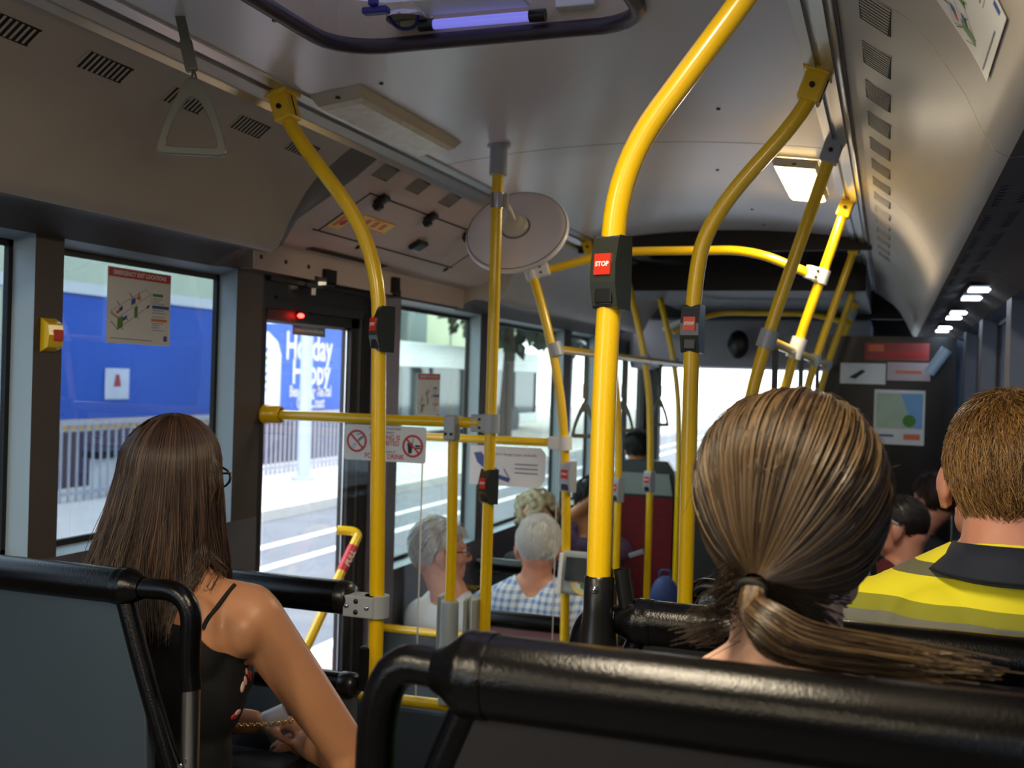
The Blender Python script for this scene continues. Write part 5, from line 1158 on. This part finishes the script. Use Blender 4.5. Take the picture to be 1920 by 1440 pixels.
    for q in tt:
        i = int(q); f = q - i; p0, p1, p2, p3 = kk[max(0, i - 1)], kk[i], kk[min(len(key) - 1, i + 1)], kk[min(len(key) - 1, i + 2)]
        cen.append(.5 * (2 * p1 + (p2 - p0) * f + (2 * p0 - 5 * p1 + 4 * p2 - p3) * f * f + (3 * p1 - p0 - 3 * p2 + p3) * f ** 3))
    cen = np.array(cen); rad = np.interp(np.linspace(0, 1, S2), [0, .08, .25, .5, .8, 1], [.009, .011, .018, .020, .013, .006])
    e = np.array((.25, .25, .93)); e /= np.linalg.norm(e); tg = np.gradient(cen, axis=0); tg /= np.linalg.norm(tg, axis=1, keepdims=True); ux = np.cross(tg, (0, 1., .2)); ux /= np.linalg.norm(ux, axis=1, keepdims=True); uy = np.cross(tg, ux)
    TP = cen[None] + rad[None, :, None] * rr[:, None, None] * (np.cos(ang)[:, None, None] * ux[None] + .62 * np.sin(ang)[:, None, None] * uy[None]); TP += np.linspace(0, 1, S2)[None, :, None] ** 2 * rs.normal(size=(m, 1, 3)) * np.array((.02, .004, .0045))
    strands(mb, TP, .0008, .00045, mats_, (ang * 5).astype(int) + rs.randint(0, 2, m))
    # loose wisps beside the neck
    w_ = 90; a0 = np.array(PY(1385, 1085, 1.01)) + rs.normal(size=(w_, 3)) * .008; W_ = np.stack([a0 + np.array((-.012 - .02 * rs.rand(1)[0], .01, -.05)) * s + np.sin(s * 6 + rs.rand(w_, 1) * 6) * np.array((.009, .004, .003)) + rs.normal(size=(w_, 3)) * .0006 + np.stack([-.018 * rs.rand(w_) * s, 0 * ang[:w_], 0 * ang[:w_]], 1) for s in np.linspace(0, 1.15, 10)], 1)
    strands(mb, W_, .0005, .0003, ['hair dark blond'])
    f_ = 220; d0 = cap_dirs(f_, lambda d: (d[:, 2] > .1) & (d[:, 1] < .4), 8); a0 = C + d0 * R * .99; dv = rs.normal(size=(f_, 3)); dv[:, 2] -= .4; dv -= (dv * d0).sum(1, keepdims=True) * d0; F_ = np.stack([a0 + dv * .018 * s + d0 * .006 * np.sin(s * 2.6) * rs.rand(f_, 1) for s in np.linspace(0, 1, 7)], 1); strands(mb, F_, .00028, .00018, ['hair blond light', 'hair blond'])
    mb.build('hair', t)
    rg = [V(T) + V(.0115 * (math.cos(a) * e1 + math.sin(a) * e2)) for a in [2 * PI * i / 16 for i in range(17)]]; MB().tube(rg, .0038, 'hair dark blond' if False else 'black cloth', 10, False).build('hair_tie', t)
woman_pony()

# ------------------------------------------------------------------ 3: man in hi-vis shirt
def hi_vis():
    c = V((.165, 1.72, -.118)); M = hframe(R_(0), R_(-4)); N = V((.165, 1.695, -.270)); H = V((.15, 1.66, -.86))
    t = thing('person', 'man with short ginger-brown hair in a yellow and navy high-visibility shirt', 'person', (H.x, H.y, HIGH))
    mb = MB(); head(mb, c, M, 1.0, N); sh = torso(mb, N, H, .215, 1.0, .012); el = V((-.075, 1.78, -.60)); er = V((.285, 1.80, -.62)); wl = V((.02, 1.95, -.68)); wr = V((.22, 1.95, -.68)); sh[1].x = min(sh[1].x, .27)
    mb.cap(c + V((0, -.035, -.05)), N + V((0, -.02, .01)), .058, .066, 'skin')
    arm(mb, sh[0], el, wl, (.05, .042, .03)); arm(mb, sh[1], er, wr, (.05, .042, .03)); hand(mb, wl, (.4, .7, 0), (0, 0, 1), 1, .5); hand(mb, wr, (-.4, .7, 0), (0, 0, 1), 1, .5, True); legs(mb, H, HIGH, .42, .1)
    fuse(mb, 'body', t, .007, 'skin ruddy', 4); eyes(t, c, M)
    g = MB(); torso(g, N, H, .215, 1.0, .024); arm(g, sh[0], sh[0].lerp(el, .75), sh[0].lerp(el, .76), (.055, .05, .05), .014); arm(g, sh[1], sh[1].lerp(er, .75), sh[1].lerp(er, .76), (.05, .048, .048), .006)
    g.cap(N + V((0, -.022, -.05)), N + V((0, -.022, .005)), .10, .080, 'skin')
    fuse(g, 'shirt', t, .008, 'hivis', 4, lambda co: np.hypot((co[:, 0] - N.x) / .074, (co[:, 1] - N.y - .005) / .082) + np.clip((-.29 - co[:, 2]) * 15, 0, 3) - 1)
    cb = MB(); seg = 40; prof = [(.068, .048), (.070, .050), (.080, .030), (.100, .010), (.104, .006), (.096, .008), (.076, .028), (.066, .044)]; vs = []
    for i in range(seg + 1):
        a = R_(112) + R_(316) * i / seg
        for (r_, z_) in prof: vs.append((N.x + 1.03 * r_ * math.cos(a), N.y - .020 + 1.04 * r_ * math.sin(a), N.z + z_ * (.9 + .12 * -math.sin(a)) + .008))
    k = len(prof); cb.add(vs, [(i * k + j, i * k + (j + 1) % k, (i + 1) * k + (j + 1) % k, (i + 1) * k + j) for i in range(seg) for j in range(k)], 'navy cloth', True); cb.build('collar', t)
    g = MB(); legs(g, H, HIGH, .42, .1, .014, False); g.ell(H, (.19, .14, .14), 'skin'); fuse(g, 'trousers', t, .011, 'navy cloth', 4); shoes(t, H, HIGH, .42, .1)
    KEEP = lambda d: (d[:, 2] > -.05 + .7 * np.clip(d[:, 1], -.2, 1)) & ~((np.abs(d[:, 0]) > .80) & (d[:, 2] < -.02) & (d[:, 1] > -.2)) | ((d[:, 1] < -.30) & (d[:, 2] > -.86))
    short_hair(t, c, M, 1.0, ['hair ginger', 'hair ginger dark', 'hair ginger light', 'hair ginger'], 9000, .030, .00075, 21, R=(.083, .103, .108), off=(0, -.012, .012), keep=KEEP, lift=.22, fall=(.1, -.25, -1), jit=.22)
hi_vis()

# ------------------------------------------------------------------ passengers farther forward
def sitter(label, c, yaw, skin, shirt, hair, pitch=0, k=1.0, sw=.20, floor=LOW, fat=.012, lean=(0, -.03, -.165), trunk=.52, hairargs=None, voxel=.010, face=True, head_yaw=None, up_arm=None, neck_r=1.0, shirt_off=.012):
    c = V(c); Mh = hframe(yaw if head_yaw is None else head_yaw, pitch); N = c + rotz(yaw) @ V(lean) * k; H = N + rotz(yaw) @ V((0, -.03, -trunk)) * k
    t = thing('person', label, 'person', (H.x, H.y, floor)); mb = MB(); head(mb, c, Mh, k, N); mb.cap(c + Mh @ V((0, -.03, -.05)) * k, N, .055 * k, .064 * k, 'skin'); sh = torso(mb, N, H, sw, k, fat, yaw); Rm = rotz(yaw)
    el = [sh[0] + Rm @ V((-.05, .06, -.28)) * k, sh[1] + Rm @ V((.05, .06, -.28)) * k]; wr = [el[0] + Rm @ V((.10, .22, -.04)) * k, el[1] + Rm @ V((-.10, .22, -.04)) * k]
    if up_arm is not None: i, e_, w_ = up_arm; el[i], wr[i] = V(e_), V(w_)
    for i in (0, 1):
        arm(mb, sh[i], el[i], wr[i], (.05, .042, .03)); hand(mb, wr[i], wr[i] - el[i], Rm @ V((0, -.1, 1)), k, .5, i == 1)
    legs(mb, H, floor, .40, .1); fuse(mb, 'body', t, voxel, skin, 4)
    if face: eyes(t, c, Mh, k)
    g = MB(); torso(g, N, H, sw, k, fat + shirt_off, yaw)
    for i in (0, 1): q = sh[i].lerp(el[i], .8); arm(g, sh[i], q, sh[i].lerp(el[i], .82), (.055, .05, .05), .010)
    fuse(g, 'shirt', t, voxel, shirt, 4, lambda co: np.hypot((co[:, 0] - N.x) / .082, (co[:, 1] - N.y) / .084) + np.clip((N.z - .02 - co[:, 2]) * 14, 0, 3) - 1)
    g = MB(); legs(g, H, floor, .40, .1, .014, False); g.ell(H, (.19, .14, .14), 'skin'); fuse(g, 'trousers', t, .012, 'navy cloth', 4); shoes(t, H, floor, .40, .1)
    if hair: short_hair(t, c, Mh, k, hair, **(hairargs or {}))
    return t, c, Mh
# white-haired man in profile with glasses
c = PY(826, 1030, 3.98); t, c, Mh = sitter('white-haired man with glasses in profile, wearing a white shirt', c, R_(-10), 'skin ruddy', 'white cloth', ['hair white', 'hair white', 'hair white', 'hair grey'], 0, 1.07, head_yaw=R_(-58), hairargs=dict(n=1500, ln=.045, r=.0016, seed=31, R=(.084, .104, .100)), voxel=.008, sw=.155, fat=.0, lean=(.07, -.03, -.165))
gm = MB()
for s_ in (-1, 1):
    gm.tube([c + Mh @ V((s_ * .080, -.01, .0)), c + Mh @ V((s_ * .075, .10, .0))], .003, 'glasses brown', 8); rg = [c + Mh @ V((s_ * .034 + .027 * math.cos(a), .110, -.008 + .020 * math.sin(a))) for a in [2 * PI * i / 14 for i in range(15)]]; gm.tube(rg, .003, 'glasses brown', 8, False)
gm.build('glasses', t)
c = PY(1010, 1022, 4.10); t, c, Mh = sitter('white-haired man in a pale blue checked shirt, seen from behind', c, R_(4), 'skin ruddy', 'blue check', ['hair white'], 0, 1.05, sw=.22, fat=.03, hairargs=dict(n=1300, ln=.028, r=.0016, seed=33, R=(.085, .104, .099)), voxel=.009, head_yaw=R_(14))
gm = MB().tube([c + Mh @ V((-.084, .0, .0)), c + Mh @ V((-.080, .10, .0))], .003, 'glasses brown', 8).tube([c + Mh @ V((.084, .0, .0)), c + Mh @ V((.080, .10, .0))], .003, 'glasses brown', 8).tube([c + Mh @ V((-.080, .10, .0)), c + Mh @ V((.080, .10, .0))], .003, 'glasses brown', 8); gm.build('glasses', t)
# curly-haired passenger
c = PY(1005, 962, 4.92); t, c, Mh = sitter('passenger with bushy curled fair hair on the seat behind the checked shirt', c, R_(0), 'skin pale', 'dark cloth', None, 0, 1.0, voxel=.012, head_yaw=R_(-15), sw=.17, fat=.0, lean=(.05, -.03, -.165))
mb = MB(); rnd = random.Random(4)
for k in range(150):
    d = V((rnd.gauss(0, 1), rnd.gauss(0, 1) - .35, rnd.gauss(0, 1) + .35)).normalized(); mb.ell(c + V((d.x * (.088 + .02 * rnd.random()), d.y * (.098 + .02 * rnd.random()), d.z * (.094 + .02 * rnd.random()) + .005)), (.019, .019, .017), 'hair fair', None, 8, 6)
fuse(mb, 'hair', t, .006, 'hair fair', 1)
# passenger resting the head on a hand
c = PY(1108, 935, 5.35); t, c, Mh = sitter('dark-haired passenger with a raised bare forearm behind the curved pole', c, R_(0), 'skin tan', 'purple cloth', ['hair black'], 0, 1.0, voxel=.012, hairargs=dict(n=700, ln=.05, r=.0015, seed=41), up_arm=(1, PY(1062, 975, 5.3) + V((.02, 0, 0)), PY(1100, 945, 5.25)))
# black-haired man on the red seat
c = PY(1197, 838, 6.9); t, c, Mh = sitter('black-haired man in a dark top on the dark red seat', c, R_(0), 'skin tan', 'dark cloth', ['hair black', 'hair black', 'hair soft black'], 0, 1.0, voxel=.012, hairargs=dict(n=1500, ln=.04, r=.0014, seed=43, R=(.085, .105, .099)), trunk=.5)
# man with sunglasses pushed up on his head, turned to the left
c = PY(1688, 985, 4.62); t, c, Mh = sitter('man facing left with sunglasses pushed up on his short dark hair', c, R_(30), 'skin ruddy', 'maroon cloth', ['hair soft black', 'hair brown dark', 'hair soft black'], R_(-8), 1.06, head_yaw=R_(72), voxel=.009, hairargs=dict(n=1800, ln=.02, r=.0012, seed=51, R=(.081, .101, .095)), shirt_off=.014)
gm = MB()
for s_ in (-1, 1):
    gm.ell(c + Mh @ V((s_ * .036, .088, .075)), (.032, .012, .020), 'mirror lens', Mh @ Matrix.Rotation(R_(35), 3, 'X'), 14, 10); gm.tube([c + Mh @ V((s_ * .074, .075, .072)), c + Mh @ V((s_ * .088, -.02, .010))], .005, 'grey clamp', 8)
gm.build('sunglasses', t)
# man beyond him
c = PY(1752, 935, 5.3); sitter('man with brown hair and a black collar beyond the one with sunglasses', c, R_(12), 'skin ruddy', 'dark cloth', ['hair brown dark', 'hair brown'], 0, 1.03, head_yaw=R_(35), voxel=.011, hairargs=dict(n=1500, ln=.035, r=.0013, seed=53, R=(.085, .105, .098)), sw=.16, fat=.0, lean=(-.10, -.03, -.165))
# seat under these two
for y, lab in ((4.42, 'dark seat back hidden behind the high-visibility shirt, nearer one'), (5.15, 'dark seat back hidden behind the high-visibility shirt, farther one')):
    t = thing('bus_seat', lab, 'seat', (.1, y, LOW)); MB().box((.08, y + .0, -1.02), (.44, .03, .55), 'seat cloth').build('back_board', t, bevel=.01); MB().box((.08, y + .24, -1.14), (.44, .42, .08), 'red seat cloth').build('seat_cushion', t, bevel=.03, seg=3); MB().box((.08, y + .24, -1.4), (.3, .3, .4), 'dark metal').build('pedestal', t)
# hand with a phone past the thick pole
t = thing('mobile_phone', 'small pale phone held out past the thick pole', 'phone', PY(1195, 1038, 5.0)); MB().box(PY(1193, 1038, 5.0), (.075, .012, .022), 'sign grey', Matrix.Rotation(R_(-22), 3, 'Y')).build('case', t, bevel=.003)
# ================================================================== street outside
ST = []
def out(mb, name, label, cat, **k): o = mb.build(name, **k); tag(o, label, cat); return o
struct(MB().bb((-7.7, -12, ROAD - .05), (3.5, 70, ROAD), 'asphalt'), 'floor.002')
struct(MB().bb((-30, -12, ROAD - .05), (-7.7, 70, ROAD + .13), 'footpath'), 'floor.003')
struct(MB().bb((-7.72, -12, ROAD), (-7.55, 70, ROAD + .14), 'kerb'), 'trim_11')
for i, (x, lab) in enumerate(((-5.75, 'white lane line on the road seen through the middle door'), (-6.45, 'white edge line on the road near the kerb'), (-3.72, 'white lane line on the road close to the bus'))):
    out(MB().bb((x - .07, 2, ROAD), (x + .07, 60, ROAD + .006), 'road paint'), 'road_line', lab, 'road marking')
out(MB().bb((-3.65, 2, ROAD), (-2.5, 9.5, ROAD + .004), 'pink paving'), 'paved_strip', 'pinkish paved strip on the road right outside the middle door', 'paving')
# hoarding
t = thing('billboard', 'big blue advertising hoarding with white lettering across the road', 'billboard', (-12.1, 17, ROAD + .13))
x = -12.0
MB().bb((x - .25, 12.2, -.85), (x, 22.6, 1.12), 'hoarding blue').build('panel', t)
MB().bb((x - .28, 11.25, 1.12), (x + .03, 22.65, 1.30), 'sign white').build('top_edge', t)
MB().bb((x - .28, 11.25, -1.02), (x + .03, 22.65, -.85), 'hoarding orange').build('lower_band', t)
for k in range(5): MB().bb((x - .24, 12.4 + 2.4 * k, ROAD + .13), (x - .12, 12.55 + 2.4 * k, -1.0), 'dark metal').build('post', t)
s = Sheet(flat((x + .01, 0, 0), (0, 1, 0), (0, 0, 1)))
p0, p1 = PX(540, 640, x), PX(618, 665, x)
s.text('Holiday', (p0.y + p1.y) / 2, .52, .82, 'hoarding white', off=.02, sx=.78); s.text('Happy', (p0.y + p1.y) / 2 + .1, -.02, .74, 'hoarding white', off=.02, sx=.85)
s.text('Beach Car Rental', (p0.y + p1.y) / 2 + .1, -.43, .34, 'hoarding white', off=.008, sx=.75); s.text('Gold Coast', (p0.y + p1.y) / 2 + .1, -.68, .34, 'hoarding white', off=.008, sx=.75)
e = PX(527, 640, x).y
wl = PX(462, 700, x).y
s.poly([(wl, -.85), (e, -.85), (e, .35), (e - .15, .62), (e - .5, .8), (wl, .85)], 'hoarding white', .004)
for k in range(6): s.poly([(e - 1.1 + .1 * k, -.5 + .18 * k), (e - .55, -.42 + .16 * k), (e - .5, -.34 + .16 * k), (e - 1.1 + .1 * k, -.42 + .18 * k)], ('map blue', 'sign green', 'hoarding blue')[k % 3], .008)
s.poly([(e - 1.2, -.85), (e - .7, -.85), (e - .7, -.6), (e - 1.2, -.5)], 'sign yellow', .008)
n0, n1 = PX(196, 690, x), PX(240, 748, x)
s.poly([(n0.y, n1.z), (n1.y, n1.z), (n1.y, n0.z), (n0.y, n0.z)], 'hoarding white', .006); s.poly([(n0.y + .2, n0.z - .3), (n1.y - .2, n0.z - .3), (n1.y - .25, n0.z - .1), (n0.y + .25, n0.z - .1)], 'banner red', .01)
s.mb.build('lettering', t)
# dark building left of the hoarding, pale building behind
t = thing('building', 'dark purple-grey building behind the left windows', 'building', (-16, 3, ROAD)); MB().bb((-20, -12, ROAD), (-12.6, 12.1, 5.5), 'dark facade').build('wall', t)
for k in range(5): MB().bb((-12.61, -9.5 + 4 * k, -.6), (-12.55, -7 + 4 * k, 2.0), 'dark window').build('window', t)
t = thing('building', 'pale green concrete building beyond the white bus', 'building', (-18, 30, ROAD)); MB().bb((-26, 17.5, ROAD), (-16, 46, 12), 'pale facade').build('wall', t)
MB().bb((-16.02, 26.5, 2.0), (-15.6, 32.6, 6), 'grey facade').build('overhang', t); MB().bb((-16.02, 33.0, -1), (-15.5, 34.6, 9), 'grey facade').build('column', t); MB().bb((-16.02, 26.5, .2), (-15.95, 32.5, 1.7), 'dark window').build('window', t)
for k in range(4): MB().bb((-16.02, 35.5 + 2.4 * k, -2), (-15.96, 35.56 + 2.4 * k, 9), 'grey facade').build('joint', t)
MB().bb((-16.02, 34.6, 2.55), (-15.96, 46, 2.62), 'grey facade').build('joint', t)
# railing, lamp posts
def railing(y0, y1, x, label):
    t = thing('railing', label, 'railing', (x, (y0 + y1) / 2, ROAD + .13)); 
    MB().bb((x - .03, y0, ROAD + 1.15), (x + .03, y1, ROAD + 1.21), 'railing paint').build('top_rail', t); MB().bb((x - .02, y0, ROAD + .22), (x + .02, y1, ROAD + .27), 'railing paint').build('lower_rail', t)
    n = int((y1 - y0) / .15)
    for k in range(n + 1): MB().bb((x - .012, y0 + .15 * k - .012, ROAD + .13), (x + .012, y0 + .15 * k + .012, ROAD + 1.16), 'railing paint').build('baluster', t)
railing(11.2, 15.4, -10.2, 'grey barred railing on the footpath, left of the lamp post'); railing(15.5, 19.8, -10.2, 'grey barred railing on the footpath, right of the lamp post')
for y, lab, hh in ((15.75, 'pale street pole standing on the footpath outside the middle door', 7),):
    t = thing('street_pole', lab, 'pole', (-9.25, y, ROAD + .13)); MB().cyl((-9.25, y, ROAD + hh / 2), .105, hh - .3, (0, 0, 1), 'pole paint', 20).build('shaft', t); MB().cyl((-9.25, y, ROAD + .16), .2, .06, (0, 0, 1), 'pole paint', 20).build('foot', t)
out(MB().bb((-10.6, 12.2, ROAD + .13), (-10.4, 13.4, ROAD + .65), 'sign white').bb((-10.65, 12.1, ROAD + .65), (-10.35, 13.5, ROAD + .75), 'dark metal'), 'street_box', 'low white box on the footpath behind the railing', 'box')
out(MB().bb((-11.6, 11.5, ROAD + .13), (-11.4, 22, ROAD + .95), 'dark facade'), 'low_wall', 'low dark wall under the blue hoarding', 'wall')
# white bus across the road
t = thing('white_bus', 'white bus with dark windows standing across the road', 'bus', (-13.6, 30, ROAD))
bx0, bx1, y0, y1 = -14.9, -12.4, 23.3, 38
MB().bb((bx0, y0, ROAD + .35), (bx1, y1, -1.25), 'bus white').bb((bx0, y0, .22), (bx1, y1, .92), 'bus white').bb((bx0 + .1, y0 + .05, -1.3), (bx1 - .06, y1 - .05, .3), 'dark window').build('body', t, bevel=.03)
for k in range(7): MB().bb((bx1 - .05, y0 + .02 + 2.4 * k, -1.25), (bx1 - .01, y0 + .14 + 2.4 * k, .22), 'dark metal').build('window_post', t)
for k in range(6): MB().bb((bx1 - .058, y0 + .2 + 2.4 * k, -1.2), (bx1 - .05, y0 + 2.35 + 2.4 * k, .17), 'dark window').build('window', t)
for yy in (y0 + 2.4, y1 - 2.6): MB().cyl((bx1 - .12, yy, ROAD + .48), .48, .28, (1, 0, 0), 'black rubber', 28).build('wheel', t)
# trees ahead and on the left
def tree(x, y, hgt, cr, label, m='leaf dark', seed=1):
    rnd = random.Random(seed); t = thing('street_tree', label, 'tree', (x, y, ROAD + .1), 'street trees ahead')
    MB().tube([(x, y, ROAD + .1), (x + .1, y, ROAD + hgt * .4), (x - .05, y + .1, ROAD + hgt * .8)], [.22, .17, .08], 'bark', 12).build('trunk', t)
    mb = MB()
    for k in range(900):
        d = V((rnd.gauss(0, 1), rnd.gauss(0, 1), rnd.gauss(0, 1))).normalized() * cr * rnd.random() ** .4; c = V((x, y, ROAD + hgt * .68)) + V((d.x, d.y, d.z * .85)); a = rnd.random() * 6.3; s_ = .22 + .2 * rnd.random()
        M = Euler((rnd.random() * 6, rnd.random() * 6, a)).to_matrix(); mb.add([c + M @ V(q) for q in ((-s_, 0, 0), (0, -s_ * .5, .03), (s_, 0, 0), (0, s_ * .5, .03))], [(0, 1, 2, 3)], m)
    mb.build('crown', t)
tree(-11.0, 30.5, 7, 2.4, 'dark leafy tree behind the white bus, seen through the third left window', seed=2); tree(-10.6, 35.5, 7.4, 2.5, 'dark leafy tree behind the white bus, farther along the kerb', seed=3); tree(-10.2, 46, 8, 2.8, 'green tree beyond the windscreen on the left', 'leaf light', 4)
# added dark wall on the right side, blocks daylight from the right windows
t = thing('building', 'dark blue-grey wall added close outside the right windows to block daylight', 'building', (3.6, 20, ROAD)); MB().bb((3.5, -6, ROAD), (4, 45, 7), 'blocking wall').build('wall', t)
for k in range(8): MB().bb((3.40, 3 + 4 * k, ROAD), (3.5, 3.5 + 4 * k, 6), 'reveal trim').build('pilaster', t)
# ================================================================== light
W = bpy.data.worlds.new('sky'); S.world = W; W.use_nodes = True
bg = W.node_tree.nodes['Background']; bg.inputs['Color'].default_value = (.88, .94, 1.0, 1); bg.inputs['Strength'].default_value = 3.3
S.view_settings.view_transform = 'Standard'; S.view_settings.look = 'None'; S.view_settings.exposure = 0.8; S.view_settings.gamma = 1; S.view_settings.use_curve_mapping = False
def area(name, loc, sx, sy, power, col):
    l = bpy.data.lights.new(name, 'AREA'); l.shape = 'RECTANGLE'; l.size = sx; l.size_y = sy; l.energy = power; l.color = col
    o = bpy.data.objects.new(name, l); COL.objects.link(o); o.location = loc; return o
# lamp light leaving the lit ceiling lamps, left pair added as unseen fill
for x, y, p in ((-.285, 3.53, 5), (-.285, .72, 7), (-.285, -1.1, 5), (-1.25, -.3, 11), (-1.25, -1.9, 10)): area('lamp_glow', (x, y, crown(x) - .036), .08, .5, p, (1, .89, .69))
